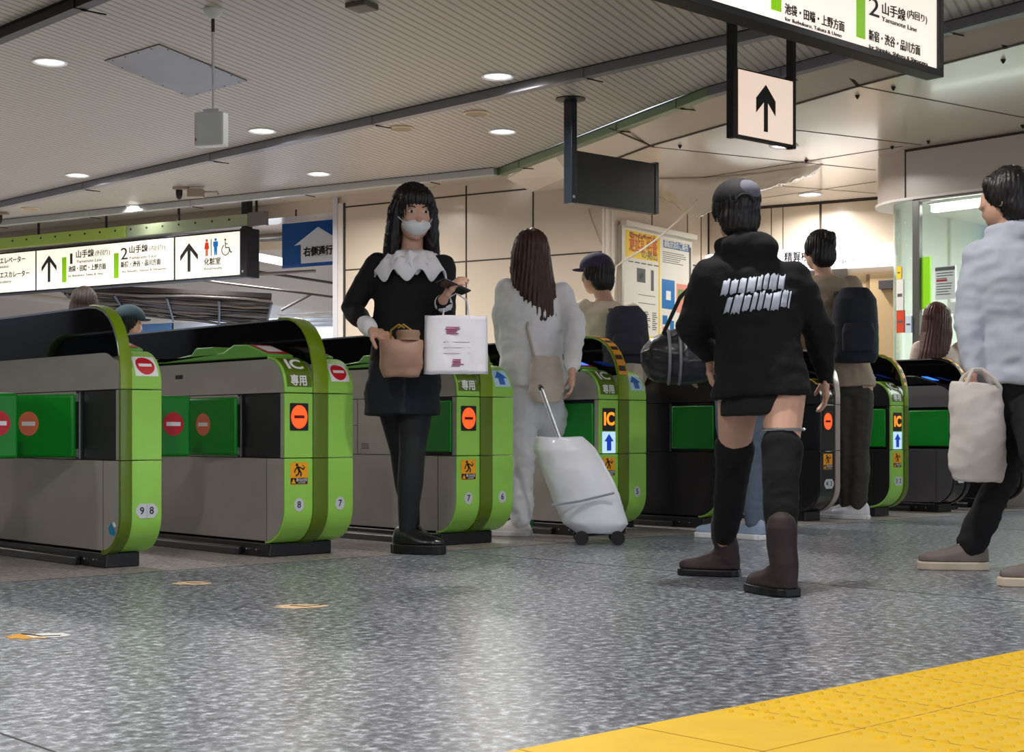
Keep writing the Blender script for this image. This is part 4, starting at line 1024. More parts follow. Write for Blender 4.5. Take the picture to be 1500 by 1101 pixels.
# fare machine sign band
fm = thing('fare_machine_sign', 'long lit white sign with black characters above the alcove doors', 'sign', (PB.a.x,PB.a.y,0), PB.rz)
x0 = PB.x(1043); x1 = PB.x(1318); z1 = PB.hit(1250,361)[1]; z0 = PB.hit(1250,393)[1]
MB().box((x0,-.12,z0),(x1,-.0,z1)).build('lit_panel', mat('machine_sign_glow',(250,250,250),.4,emit=(250,250,250),es=.85), fm, bevel=.006)
Pm = Pl(PB.a + Vector((PB.d.y,-PB.d.x,0))*.12, PB.a + PB.d*3 + Vector((PB.d.y,-PB.d.x,0))*.12)
stext(Pm,'精算機',1149,1186,378,14,INK,fm,.015,-.124)
stext(Pm,'Fare Adjustment',1166,1220,388,6,GY,fm,0,-.124); stext(Pm,'结算机',1226,1243,384,7,GY,fm,0,-.124); stext(Pm,'정산기',1248,1266,383,7,GY,fm,0,-.124)
MB().box((PB.x(1030),-.05,z0+.02),(PB.x(1042),-.0,z1)).build('end_light', SIGNW, fm)
# beige door with closer
DRM = mat('beige_door',(206,178,136),.45)
x0 = PB.x(1262); x1 = PB.x(1326); zt_ = PB.hit(1290,398)[1]
o = MB().box((x0-.12,-.02,0),(x1+.1,-.001,zt_)).build('door_1', mat('beige_wall_lower',(214,188,148),.45), None, loc=(PB.a.x,PB.a.y,0), rz=PB.rz); struct(o)
dl = MB().box((PB.x(1276),-.045,.02),(x1+.05,-.02,PB.hit(1290,408)[1])).build('door_leaf', DRM, o, bevel=.004)
MB().box((PB.x(1292),-.12,PB.hit(1292,425)[1]),(PB.x(1316),-.045,PB.hit(1292,412)[1])).build('door_closer', mat('closer_grey',(96,94,96),.4,.4), o, bevel=.005)
MB().box((PB.x(1273)-.02,-.03,0),(PB.x(1276)-.01,-.02,zt_-.02)).build('door_frame', mat('door_frame',(150,122,86),.5), o)
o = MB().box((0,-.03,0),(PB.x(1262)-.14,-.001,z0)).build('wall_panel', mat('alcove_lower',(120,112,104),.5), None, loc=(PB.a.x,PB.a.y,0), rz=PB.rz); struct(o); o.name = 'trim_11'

# ------------------------------------------------------------------ staff booth at right
XB = 10.62
zf = CH + (HZ-287)*(dep(Vector((XB,6.6,0))))/FP
YC, RC = 6.75, .50
bo = MB(); pts = []
cor = [(XB+RC-RC*cos(a), YC+RC*sin(a)) for a in [pi/2*i/10 for i in range(11)]]
bo.prism_z([(XB,1.5),(XB,YC)] + cor[1:] + [(16.5,YC+RC),(16.5,1.5)], zf, CZ2); 
FASC = mat('booth_fascia',(214,202,192),.3)
struct(bo.build('wall_booth_fascia', FASC, smooth=True))
struct(MB().box((XB,-7,0),(16.5,1.5,CZ2)).build('wall_booth_right', FASC))
struct(MB().box((16.5,-7,0),(16.7,12,CZ)).build('wall_right', FASC))
# soffit lip (white rounded)
lip = MB(); lip.prism_z([(XB-.02,1.5),(XB-.02,YC)] + [(XB+RC-(RC+.02)*cos(a), YC+.0+(RC+.02)*sin(a)) for a in [pi/2*i/10 for i in range(11)]] + [(16.5,YC+RC+.02),(16.5,1.5)], zf-.02, zf)
struct(lip.build('trim_12', mat('booth_soffit_white',(245,240,235),.35)))
bs = MB(); 
for y in (6.75, 4.2): bs.box((XB-.003,y,zf),(XB,y+.012,CZ2))
bs.box((XB-.004,1.5,CZ2-.02),(XB,YC,CZ2))
struct(bs.build('trim_13', SEAM))
# booth structure
BW = mat('booth_interior',(236,240,232),.5)
struct(MB().box((13.2,2.0,0),(13.35,7.14,zf-.02)).build('wall_booth_back', BW))
struct(MB().box((XB+.42,7.08,0),(13.2,7.14,zf-.02)).build('wall_booth_left', BW))
struct(MB().box((XB-.01,1.5,0),(XB+.10,6.64,.95)).build('wall_booth_counter', mat('booth_counter',(200,196,188),.4)))
def glass_mat(name, tint, f=.10):
    m = bpy.data.materials.new(name); m.use_nodes = True; nt = m.node_tree; nt.nodes.remove(nt.nodes['Principled BSDF'])
    out = nt.nodes['Material Output']; t = nt.nodes.new('ShaderNodeBsdfTransparent'); t.inputs[0].default_value = (*tint,1)
    g = nt.nodes.new('ShaderNodeBsdfGlossy'); g.inputs['Roughness'].default_value = .02
    fr = nt.nodes.new('ShaderNodeLayerWeight'); fr.inputs[0].default_value = .12
    mx = nt.nodes.new('ShaderNodeMixShader'); nt.links.new(fr.outputs['Facing'], mx.inputs[0]); nt.links.new(t.outputs[0], mx.inputs[1]); nt.links.new(g.outputs[0], mx.inputs[2]); nt.links.new(mx.outputs[0], out.inputs[0]); return m
GLS = glass_mat('booth_glass', (.93,.98,.95))
PBo = Pl(Vector((XB,7.2,0)), Vector((XB,1.5,0)))
yp = 7.2 - PBo.x(1341)
w1 = MB().box((XB+.02,1.5,.95),(XB+.03,yp-.03,zf-.02)).build('window_1', GLS); struct(w1)
cg = MB(); A_ = [(XB+.03+.36-.36*cos(a), yp+.03+.36*sin(a)) for a in [pi/2*i/8 for i in range(9)]]; I_ = [(XB+.04+.35-.35*cos(a), yp+.03+.35*sin(a)) for a in [pi/2*i/8 for i in range(9)]]
cg.prism_z(A_+list(reversed(I_)), .5, zf-.02); w2 = cg.build('window_2', GLS, smooth=True); struct(w2)
MB().box((XB,yp-.035,.5),(XB+.05,yp+.03,zf-.02)).build('window_frame', mat('booth_frame',(120,118,116),.3,.7), w1, bevel=.004)
MB().box((XB,1.5,zf-.04),(XB+.05,yp-.035,zf-.02)).build('window_head', mat('booth_head',(150,142,132),.4,.3), w1)
cb_ = MB().box((XB+.01,yp+.02,.0),(XB+.34,yp+.30,.95)).build('wall_booth_corner', mat('booth_counter',(200,196,188),.4)); struct(cb_)
# inside: tube lamp, noticeboard items
lt = thing('strip_light', 'bright strip light inside the glazed staff booth', 'lamp', (XB+.16,5.0,zf-.085), 0)
MB().box((-.03,-1.9,-.03),(.03,1.6,.03)).build('tube', mat('booth_tube',(255,255,255),.4,emit=(250,252,248),es=5), lt)
MB().box((-.06,-1.92,.03),(.06,1.62,.04)).build('fixture', WHITEP, lt)
area_lamp('booth_light', (XB+1.0,4.6,zf-.12), 1.6, BOOTH_W, (.98,1.0,.96), (0,0,0), 'RECTANGLE', 2.6)
PN = Pl(Vector((XB+.3,7.2,0)), Vector((XB+.3,1.5,0)))
def inside(name, px0, py0, px1, py1, dx, m, label, cat):
    P = Pl(Vector((XB+dx,9,0)), Vector((XB+dx,1.0,0)))
    x0, z1 = P.hit(px0,py0); x1, z0 = P.hit(px1,py1)
    o = MB().box((x0,-.02,min(z0,z1)),(x1,0,max(z0,z1))).build(name, m, None, loc=(P.a.x,P.a.y,0), rz=P.rz)
    tag(o, label, cat); return o, P, (x0,x1,min(z0,z1),max(z0,z1))
o, P, r = inside('notice_paper',1372,391,1401,437,.045,mat('notice_white',(236,236,240),.5),'white printed notice on the booth glass above the long haired woman','notice')
nb = MB()
for k in range(9):
    zz = r[3]-(r[3]-r[2])*(.22+k*.08); nb.box((r[0]+.012,-.0215,zz),(r[0]+.012+(r[1]-r[0])*random.uniform(.5,.85),-.02,zz+.006))
nb.box((r[0],-.0215,r[3]-.035),(r[1],-.02,r[3]-.008)); nb.build('print_lines', GY, o)
MB().box((r[0]+.01,-.0218,r[2]+(r[3]-r[2])*.55),(r[0]+(r[1]-r[0])*.6,-.02,r[2]+(r[3]-r[2])*.60)).build('red_line', RED_S, o)
o, P, r = inside('green_strip',1352,377,1364,452,.045,mat('lime_strip',(150,215,20),.4,emit=(150,215,20),es=.25),'tall lime green strip on the booth glass left of the notice','strip')
o, P, r = inside('wall_screen',1412,309,1500,362,1.9,mat('screen_blue',(60,140,195),.3,emit=(60,150,205),es=.35),'blue screen on the wall inside the booth','screen')
MB().prism_y([((r[0]+r[1])/2*1.0+ (r[1]-r[0])*.33*cos(a)-.18, (r[2]+r[3])/2 + (r[3]-r[2])*.38*sin(a)) for a in [2*pi*i/20 for i in range(20)]], -.02,-.022).build('pale_shape', mat('screen_pale',(170,205,215),.4,emit=(170,205,215),es=.3), o)
MB().prism_y([(r[0]+.06,r[3]-.05),(r[0]+.12,r[3]-.05),(r[0]+.30,r[2]+.03),(r[0]+.2,r[2]+.03)], -.02,-.023).build('pale_sweep', mat('screen_pale2',(120,190,230),.4,emit=(120,190,230),es=.3), o)
o, P, r = inside('wall_post',1383,305,1394,530,1.2,mat('post_cream',(228,226,214),.5),'pale upright post inside the booth behind the notice','post')
o, P, r = inside('counter_box',1392,443,1408,458,.045,WHITEP,'small white box fixed to the booth glass beside the long haired woman','box')
# stickers on curved corner
for (px0,py0,px1,py1,c,l) in ((1315,391,1322,408,(250,210,40),'yellow sticker at the top of the booth corner glass'),(1315,410,1325,455,(238,236,228),'tall white leaflet stuck on the booth corner glass'),
                              (1315,455,1326,487,(226,70,30),'red leaflet stuck low on the booth corner glass'),(1328,463,1337,487,(215,232,245),'pale blue leaflet beside the red leaflet')):
    o, P, r = inside('glass_sticker',px0,py0,px1,py1,-.005 if px0<1326 else .0,mat('sticker_%d'%c[0],c,.5),l,'sticker')
    if px0 < 1326: o.location.y += .0
    MB().box((r[0]+.01,-.0215,r[2]+(r[3]-r[2])*.45),(r[1]-.01,-.02,r[2]+(r[3]-r[2])*.55)).build('print_block', GY, o)

# ------------------------------------------------------------------ people
SKIN = mat('skin', (214,168,144), .5)
def ell(mb, c, r, R=None, n=20, m=12, f=None):
    vs = []; c = Vector(c)
    for i in range(1, m):
        th = pi*i/m
        for k in range(n):
            a = 2*pi*k/n; v = Vector((r[0]*sin(th)*cos(a), r[1]*sin(th)*sin(a), r[2]*cos(th)))
            if f: v = f(v)
            vs.append(v)
    top = Vector((0,0,r[2])); bot = Vector((0,0,-r[2]))
    vs += [top, bot]
    vs = [(R @ v if R is not None else v) + c for v in vs]
    fs = [(i*n+k, (i+1)*n+k, (i+1)*n+(k+1)%n, i*n+(k+1)%n) for i in range(m-2) for k in range(n)]
    fs += [((m-1)*n, k, (k+1)%n) for k in range(n)] + [((m-1)*n+1, (m-2)*n+(k+1)%n, (m-2)*n+k) for k in range(n)]
    mb.add(vs, fs)
def limb(mb, pts, rs, n=14):
    P = [Vector(p) for p in pts]; Q = []; RR = []
    d = (P[0]-P[1]).normalized(); Q += [P[0]+d*rs[0]*.95, P[0]+d*rs[0]*.6]; RR += [rs[0]*.3, rs[0]*.8]
    for i in range(len(P)):
        Q.append(P[i]); RR.append(rs[i])
        if i < len(P)-1:
            for t in (.33,.66):
                Q.append(P[i].lerp(P[i+1], t)); RR.append(rs[i]+(rs[i+1]-rs[i])*t)
    d = (P[-1]-P[-2]).normalized(); Q += [P[-1]+d*rs[-1]*.6, P[-1]+d*rs[-1]*.95]; RR += [rs[-1]*.8, rs[-1]*.3]
    mb.tube(Q, RR, n)
def rings(mb, L, n=28, ruff=None):
    """L: (centre, half width, half depth, side vector)"""
    vs = []
    for q, (c, a, b, sv) in enumerate(L):
        c = Vector(c); s = Vector(sv).normalized(); fwd = Vector((0,0,1)).cross(s).normalized()
        for k in range(n):
            t = 2*pi*k/n; ra, rb = a, b
            if ruff and q >= ruff[0]: w = 1+ruff[1]*sin(ruff[2]*t+q); ra *= w; rb *= w
            vs.append(c + s*cos(t)*ra + fwd*sin(t)*rb)
    m = len(L)
    fs = [(i*n+k, i*n+(k+1)%n, (i+1)*n+(k+1)%n, (i+1)*n+k) for i in range(m-1) for k in range(n)]
    fs += [tuple(range(n-1,-1,-1)), tuple(range((m-1)*n, m*n))]
    mb.add(vs, fs)
def vox(mb, name, m, parent, vs=.008, it=4, wr=0.0, wsc=14, seed=0):
    me = bpy.data.meshes.new('tmp'); me.from_pydata(mb.v, [], mb.f)
    bm = bmesh.new(); bm.from_mesh(me); bmesh.ops.recalc_face_normals(bm, faces=bm.faces); bm.to_mesh(me); bm.free()
    t = bpy.data.objects.new('tmp', me); COL.objects.link(t)
    r = t.modifiers.new('r','REMESH'); r.mode = 'VOXEL'; r.voxel_size = vs
    s = t.modifiers.new('s','SMOOTH'); s.factor = .5; s.iterations = it
    bpy.context.view_layer.update()
    out = bpy.data.meshes.new_from_object(t.evaluated_get(bpy.context.evaluated_depsgraph_get()))
    bpy.data.objects.remove(t); bpy.data.meshes.remove(me)
    if wr:
        N = [Vector(v.normal) for v in out.vertices]
        for v, nn in zip(out.vertices, N):
            p = v.co; q = Vector((p.x*wsc*.55+p.z*wsc*.35+seed, p.y*wsc*.55, p.z*wsc*.8-p.x*wsc*.3))
            k = noise.noise(q)*.9 - abs(noise.noise(q*1.7+Vector((3,1,7))))*.9 + .25*noise.noise(q*3.5)
            v.co = p + nn*wr*k*1.25
    out.materials.clear(); out.materials.append(m); out.shade_smooth(); out.name = name
    o = bpy.data.objects.new(name, out); COL.objects.link(o); o.parent = parent; return o

class Person:
    """joints in metres around the root; local +x = right on the picture, +y = away, z up"""
    def __init__(s, label, px0, D, h=1.62, yaw=0.0, fwd=1):
        s.px0, s.D, s.h = px0, D, h
        r = at(px0, D); s.lat0 = (px0-CX)*D/FP
        s.e = thing('person', label, 'person', (r.x,r.y,0), YAW-pi/2)
        k = h/1.62; s.k = k; c, n = cos(yaw), sin(yaw)
        def L(side, f, z): return Vector((side*c - f*n, side*n + f*c, z))     # side to the picture's right, f ahead (away)
        s.side = Vector((c,n,0)); s.f = Vector((-n,c,0))*fwd
        s.j = dict(head=L(0,.02,1.50*k), neck=L(0,0,1.36*k), chest=L(0,0,1.20*k), waist=L(0,0,1.02*k), pelvis=L(0,0,.88*k),
            sl=L(-.165*k,0,1.31*k), sr=L(.165*k,0,1.31*k), el=L(-.21*k,.0,1.03*k), er=L(.21*k,.0,1.03*k), wl=L(-.20*k,.08,.80*k), wr=L(.20*k,.08,.80*k),
            hl=L(-.085*k,0,.86*k), hr=L(.085*k,0,.86*k), kl=L(-.09*k,.02,.46*k), kr=L(.09*k,.02,.46*k), al=L(-.09*k,0,.085), ar=L(.09*k,0,.085))
        s.hl_dir = s.f.copy(); s.foot_l = s.f.copy(); s.foot_r = s.f.copy()
        s.hand_l = (Vector((0,0,-1)), Vector((1,0,0))); s.hand_r = (Vector((0,0,-1)), Vector((-1,0,0)))
        s.head_dir = s.f.copy(); s.head_k = 1.0; s.tilt = 0.0
    def J(s, px, py, dy=0.0):
        d = s.D + dy; return Vector(((px-CX)*d/FP - s.lat0, dy, CH+(HZ-py)*d/FP))
    def set(s, **k):
        for a, v in k.items(): s.j[a] = s.J(*v)
    def headR(s):
        f = s.head_dir.normalized(); x = f.cross(Vector((0,0,1))).normalized()    # person's right
        z = Vector((0,0,1)); R = Matrix((x, -f, z)).transposed()                   # local: x right, -y = face direction
        return R @ Matrix.Rotation(s.tilt, 3, 'X')
    def H(s, x, y, z): return s.j['head'] + s.headR() @ (Vector((x,y,z))*s.head_k*s.k)
    def head(s, mb):
        R = s.headR(); q = s.head_k*s.k; c = s.j['head']
        def E(cx, cy, cz, rx, ry, rz, f=None): ell(mb, c + R@(Vector((cx,cy,cz))*q), (rx*q,ry*q,rz*q), R, f=f)
        E(0,.012,.028,.076,.093,.092); E(0,-.022,-.045,.058,.066,.062); E(0,-.045,-.083,.030,.032,.024)
        E(0,-.075,-.005,.050,.020,.050); E(0,-.094,-.022,.012,.018,.014); E(0,-.088,-.002,.0075,.012,.026)
        E(0,-.083,-.052,.024,.012,.007); E(0,-.082,-.062,.020,.011,.007)
        for sg in (-1,1): E(sg*.077,.012,-.008,.009,.018,.029); E(sg*.032,-.072,-.018,.022,.018,.020)
    def hand(s, mb, w, d, pn, curl=.5, k=1.0, thumb=1):
        """w wrist, d direction of the fingers, pn palm normal (the side fingers curl to)"""
        d = d.normalized(); pn = (pn - d*pn.dot(d)).normalized(); sd = d.cross(pn)*thumb     # thumb side
        K = s.k*k
        for t, hw in ((.012,.022),(.04,.034),(.07,.038)):
            for u in (-.7,0,.7): ell(mb, w + d*t*K + sd*u*hw*K, (.016*K,.016*K,.016*K), n=10, m=7)
        limb(mb, [w, w+d*.05*K], [.020*K,.018*K], 10)
        for i, (u, L) in enumerate(((.030,.070),(.010,.078),(-.011,.072),(-.031,.056))):
            p = w + d*.078*K + sd*u*K; pts = [w + d*.05*K + sd*u*.9*K, p]; a = curl*.35
            dd = (d*1 + sd*u*2.0).normalized()
            for seg_ in (.45,.32,.25):
                a2 = a; v = dd*cos(a2) + pn*sin(a2); p = p + v*L*seg_*K; pts.append(p); a += curl*.75
            limb(mb, pts, [.0095*K,.0090*K,.0085*K,.0080*K,.0070*K], 9)
        tb = w + d*.022*K + sd*.028*K
        limb(mb, [tb, tb+(sd*.7+d*.6+pn*.35)*.034*K, tb+(sd*.75+d*1.25+pn*.8)*.046*K], [.012*K,.0105*K,.0085*K], 9)
    def body(s, vs=.007, skin=None, curl_l=.6, curl_r=.6, hands=True):
        mb = MB(); j = s.j; k = s.k
        s.head(mb)
        hb = s.H(0,.02,-.06)
        limb(mb, [hb, j['neck']-Vector((0,0,.02)), j['neck']-Vector((0,0,.06))], [.050*k,.052*k,.065*k])
        sv = (j['sr']-j['sl']).normalized(); hv = (j['hr']-j['hl']).normalized()
        def sp(a, b, t): return j[a].lerp(j[b], t)
        rings(mb, [(j['pelvis']-Vector((0,0,.09*k)),.10*k,.085*k,hv),(j['pelvis'],.150*k,.105*k,hv),(sp('pelvis','waist',.5),.140*k,.10*k,hv),(j['waist'],.118*k,.088*k,hv),
                   (sp('waist','chest',.5),.130*k,.098*k,sv),(j['chest'],.150*k,.108*k,sv),(sp('chest','neck',.55),.158*k,.09*k,sv),(sp('chest','neck',.8),.115*k,.07*k,sv),(j['neck'],.055*k,.055*k,sv)])
        for a, b, c_ in (('sl','el','wl'),('sr','er','wr')):
            limb(mb, [j[a], j[a].lerp(j[b],.5), j[b], j[b].lerp(j[c_],.4), j[c_]], [.052*k,.044*k,.036*k,.036*k,.024*k])
        for a, b, c_ in (('hl','kl','al'),('hr','kr','ar')):
            limb(mb, [j[a], j[a].lerp(j[b],.4), j[b], j[b].lerp(j[c_],.35), j[c_]], [.088*k,.075*k,.052*k,.054*k,.034*k])
        for a, fd in (('al',s.foot_l),('ar',s.foot_r)):
            f = fd.normalized(); A = j[a]
            limb(mb, [A-f*.03-Vector((0,0,.03)), A+f*.06-Vector((0,0,.035)), A+f*.10-Vector((0,0,.045))], [.026*k,.026*k,.020*k])
        if hands:
            s.hand(mb, j['wl'], s.hand_l[0], s.hand_l[1], curl_l, 1, -1); s.hand(mb, j['wr'], s.hand_r[0], s.hand_r[1], curl_r, 1, 1)
        s.skin = vox(mb, 'body', skin or SKIN, s.e, vs, 3)
        return s.skin
    def top(s, m, name='jacket', puff=1.0, hem=-.05, sleeve=.92, vs=.011, wr=.005, flare=1.0, hood=False, seed=1, extra=None):
        mb = MB(); j = s.j; k = s.k; p = puff; sv = (j['sr']-j['sl']).normalized(); hv = (j['hr']-j['hl']).normalized()
        def sp(a, b, t): return j[a].lerp(j[b], t)
        L = [(j['pelvis']+Vector((0,0,hem)),.165*k*p*flare,.125*k*p*flare,hv),(j['pelvis']+Vector((0,0,hem*.3+.02)),.168*k*p,.128*k*p,hv),(j['waist'],.150*k*p,.118*k*p,hv),(sp('waist','chest',.5),.155*k*p,.122*k*p,sv),
             (j['chest'],.168*k*p,.128*k*p,sv),(sp('chest','neck',.55),.172*k*(1+(p-1)*.6),.108*k*p,sv),(sp('chest','neck',.82),.125*k,.085*k,sv),(sp('chest','neck',.97),.075*k,.070*k,sv)]
        rings(mb, L)
        for a, b, c_ in (('sl','el','wl'),('sr','er','wr')):
            e_ = j[b].lerp(j[c_], sleeve)
            limb(mb, [j[a]-Vector((0,0,.005)), j[a].lerp(j[b],.5), j[b], j[b].lerp(e_,.5), e_], [.066*k*p,.062*k*p,.055*k*p,.050*k*p,.038*k*p])
        if hood:
            b = -s.f.normalized()
            ell(mb, j['neck']+b*.065*k+Vector((0,0,.0)), (.115*k,.07*k,.07*k), Matrix((sv, Vector((0,0,1)).cross(sv), Vector((0,0,1)))).transposed())
            limb(mb, [j['neck']+sv*.085*k+Vector((0,0,.01)), j['neck']+b*.09*k+Vector((0,0,.03)), j['neck']-sv*.085*k+Vector((0,0,.01))], [.032*k,.04*k,.032*k])
        if extra: extra(mb)
        return vox(mb, name, m, s.e, vs, 5, wr, 11, seed)
    def trousers(s, m, name='trousers', p=1.0, cuff=1.0, vs=.010, wr=.006, end=.97, top_z=.06, tight=False):
        mb = MB(); j = s.j; k = s.k; hv = (j['hr']-j['hl']).normalized()
        rings(mb, [(j['pelvis']-Vector((0,0,.10*k)),.12*k,.095*k,hv),(j['pelvis']-Vector((0,0,.02)),.158*k,.115*k,hv),(j['pelvis']+Vector((0,0,top_z*k)),.150*k,.108*k,hv)])
        for a, b, c_ in (('hl','kl','al'),('hr','kr','ar')):
            e_ = j[b].lerp(j[c_], end)
            q = 1.0 if tight else 1.18
            limb(mb, [j[a], j[a].lerp(j[b],.4), j[b], j[b].lerp(e_,.4), e_], [.092*k*p,.080*k*q*p,.056*k*q*p,.056*k*q*p,(.038 if tight else .052)*k*cuff])
        return vox(mb, name, m, s.e, vs, 4, wr, 12, 3)
    def shoe(s, a, fd, m, sole, name='shoe', L=.25, hgt=.075, st=.03, lift=0.0, w=1.0, pitch=0.0, shaft=0.0):
        f = fd.normalized(); A = s.j[a]; sd = Vector((-f.y,f.x,0)).normalized(); up = Vector((0,0,1))
        base = Vector((A.x,A.y,0)) + up*lift
        def outl(x, g):    # x 0 heel .. 1 toe
            ww = (.036 + .012*sin(pi*min(1,x*1.1)) )*w
            if x > .82: ww *= sqrt(max(.02,1-((x-.82)/.19)**2))
            if x < .08: ww *= .75
            return ww*g
        def pos(x, u, z):
            q = f*((x-.26)*L); q = base + q + sd*u + up*(z + max(0,-sin(pitch))*0 + (sin(pitch)*(1-x)*L)); return q
        so = MB(); xs = [0,.04,.1,.25,.45,.6,.75,.85,.93,.98]; R_ = xs
        top_ = [pos(x, outl(x,1.08), st) for x in xs] + [pos(x, -outl(x,1.08), st) for x in reversed(xs)]
        bot_ = [pos(x, outl(x,1.04), 0) for x in xs] + [pos(x, -outl(x,1.04), 0) for x in reversed(xs)]
        n = len(top_); so.add(top_+bot_, [tuple(range(n)), tuple(range(2*n-1,n-1,-1))] + [(i,i+n,(i+1)%n+n,(i+1)%n) for i in range(n)])
        e = MB()
        prof = [(0,.6,.055),(.06,.95,.085),(.2,1,.095),(.38,1,.082),(.55,1,.058),(.72,1,.045),(.86,.95,.038),(.96,.6,.025)]
        vs = []; n = 12
        for x, g, h_ in prof:
            for k in range(n):
                t = 2*pi*k/n; u = cos(t)*outl(x,.98)*(g); z = st + max(-.006, sin(t))*h_*(hgt/.075)*.95
                vs.append(pos(x, u, z))
        fs = [(i*n+k, i*n+(k+1)%n, (i+1)*n+(k+1)%n, (i+1)*n+k) for i in range(len(prof)-1) for k in range(n)] + [tuple(range(n-1,-1,-1)), tuple(range((len(prof)-1)*n,len(prof)*n))]
        e.add(vs, fs)
        if shaft: limb(e, [pos(.2,0,st+.03), pos(.2,0,st+.08), A+up*shaft*.5, A+up*shaft], [.042*w,.044*w,.046*w,.048*w])
        o = vox(e, name, m, s.e, .006, 4, .0015 if shaft else 0, 20, 2)
        so.build('sole', sole, o, bevel=.006)
        if name == 'sneaker':
            for x in (.42,.50,.58,.66):
                zz = st + (.088-.070*(x-.36)/.35)*(hgt/.075)*.95 + .001
                MB().tube([pos(x-.01,-.020*w,zz-.006), pos(x,0,zz), pos(x-.01,.020*w,zz-.006)], .003, 6).build('lace', WHITEP, o)
        return o
    def hair(s, m, name='hair', length=0.0, fringe=True, vs=.007, bun=False, vol=1.0, sway=(0,0), face_open=True):
        R = s.headR(); q = s.head_k*s.k; c = s.j['head']; mb = MB()
        def f(v): return v
        ell(mb, c + R@(Vector((0,.022,.036))*q), (.087*q*vol,.098*q*vol,.096*q*vol), R)
        ell(mb, c + R@(Vector((0,.052,-.025))*q), (.080*q*vol,.062*q*vol,.085*q), R)
        if fringe:
            for x in (-.05,-.025,0,.025,.05): ell(mb, c + R@(Vector((x,-.068+abs(x)*.35,.062))*q), (.022*q,.022*q,.034*q), R, n=10, m=8)
        for sg in (-1,1): ell(mb, c + R@(Vector((sg*.078,.005,.02))*q), (.018*q,.035*q,.055*q), R, n=12, m=8)
        if length:
            for i in range(13):
                a = pi*(i/12)*1.16 - .08*pi; x, y = cos(a)*.074, sin(a)*.075+.015
                p0 = c + R@(Vector((x,y,.02))*q); p1 = c + R@(Vector((x*1.12,y*1.08,-.09))*q)
                p2 = c + R@(Vector((x*1.25,y*1.1+.01,-.09-length*.5))*q) + Vector((sway[0]*.4,sway[1]*.4,0)); p3 = c + R@(Vector((x*1.15,y*1.0+.015,-.09-length*random.uniform(.88,1.05)))*q) + Vector((sway[0],sway[1],0))
                limb(mb, [p0,p1,p2,p3], [.030*q,.030*q,.028*q,.012*q], 9)
        if bun: ell(mb, c + R@(Vector((0,.105,.07))*q), (.04*q,.04*q,.04*q), R)
        o = vox(mb, name, m, s.e, vs, 3)
        me = o.data; N = [Vector(v.normal) for v in me.vertices]; Ri = R.inverted()
        for v, nn in zip(me.vertices, N):
            p = Ri @ (v.co - c); a = atan2(p.y, p.x); v.co = v.co + nn*(.0035*sin(a*34+p.z*20)+.002*sin(a*71))
        return o

def strap_path(s, pts, r, m, name): 
    return MB().tube(pts, r, 8).build(name, m, s.e, smooth=True)
def cloth_bag(name, label, cat, loc, w, d, h, m, taper=1.15, seed=1, wr=.008, rz=0.0, sag=.02, top_open=True, vs=.010):
    e = thing(name, label, cat, loc, rz)
    mb = MB(); L = []
    for i in range(9):
        t = i/8; ww = w/2*(1+(1-t)*(taper-1)); dd = d/2*(.55+.45*sin(pi*min(1,(1-t)*.9+.1))); 
        L.append((Vector((0,0,h*t - (sag if i == 0 else 0))), ww*(.8 if i == 0 else 1), dd, Vector((1,0,0))))
    rings(mb, L, 28); 
    return e, vox(mb, 'bag_body', m, e, vs, 4, wr, 9, seed)

BK = mat('black_cloth', (15,15,18), .85, bump=(160,.1)); BK2 = mat('black_knit', (10,10,13), .92, bump=(200,.15)); TIGHT = mat('black_tights', (22,24,30), .7)
WH = mat('white_cloth', (248,248,252), .8, bump=(120,.08)); HB = mat('black_hair', (22,18,20), .45); HBR = mat('brown_hair', (70,38,30), .45); HBR2 = mat('chestnut_hair', (84,46,34), .42)
LEATH = mat('black_leather', (18,19,23), .28, coat=.3); SOLEB = mat('black_rubber', (16,16,18), .5)

# --- woman in black with white ruffles
p = Person('person walking in a black dress with white ruffled collar and face mask, holding a phone', 605, 6.95, 1.66, 0)
p.set(head=(606,314,-.04), neck=(603,366,.0), chest=(598,418,.01), waist=(592,480,.02), pelvis=(592,534,.02), sl=(553,386,.02), sr=(649,390,.0),
      el=(514,452,.06), wl=(543,482,-.14), er=(652,462,-.05), wr=(649,439,-.24), hl=(570,540,.02), hr=(612,540,.02),
      kl=(590,660,.12), al=(604,762,.45), kr=(604,660,-.02), ar=(596,779,.0))
p.f = Vector((.35,-1,0)).normalized(); p.head_dir = Vector((.30,-1,-.0)); p.head_k = 1.08; p.tilt = radians(8)
p.foot_r = Vector((.95,-.45,0)); p.foot_l = Vector((.5,-.8,0)); p.hand_l = (Vector((.85,-.25,-.45)), Vector((.2,.3,-1))); p.hand_r = (Vector((.55,-.3,.75)), Vector((.6,.2,-.3)))
p.j['al'].z = .10
p.body(.0055, curl_l=1.0, curl_r=.75)
p.top(BK, 'dress_bodice', .94, hem=-.02, sleeve=.88, wr=.004)
mb = MB(); j = p.j
rings(mb, [(j['pelvis']+Vector((-.01,0,-.235)),.178,.150,(1,0,0)),(j['pelvis']+Vector((-.005,0,-.12)),.175,.140,(1,0,0)),(j['pelvis'],.166,.126,(1,0,0)),(j['waist'],.128,.10,(1,0,0))], 40, None)
vox(mb, 'skirt', mat('dark_navy_skirt',(24,27,38),.85), p.e, .010, 3, .008, 10, 5)
p.trousers(TIGHT, 'tights', 1.08, tight=True, wr=0, end=1.0)
p.shoe('ar', p.foot_r, LEATH, SOLEB, 'loafer', .27, .075, .045, w=1.15); p.shoe('al', p.foot_l, LEATH, SOLEB, 'loafer', .26, .075, .04)
p.hair(HB, length=.17, vol=1.03)
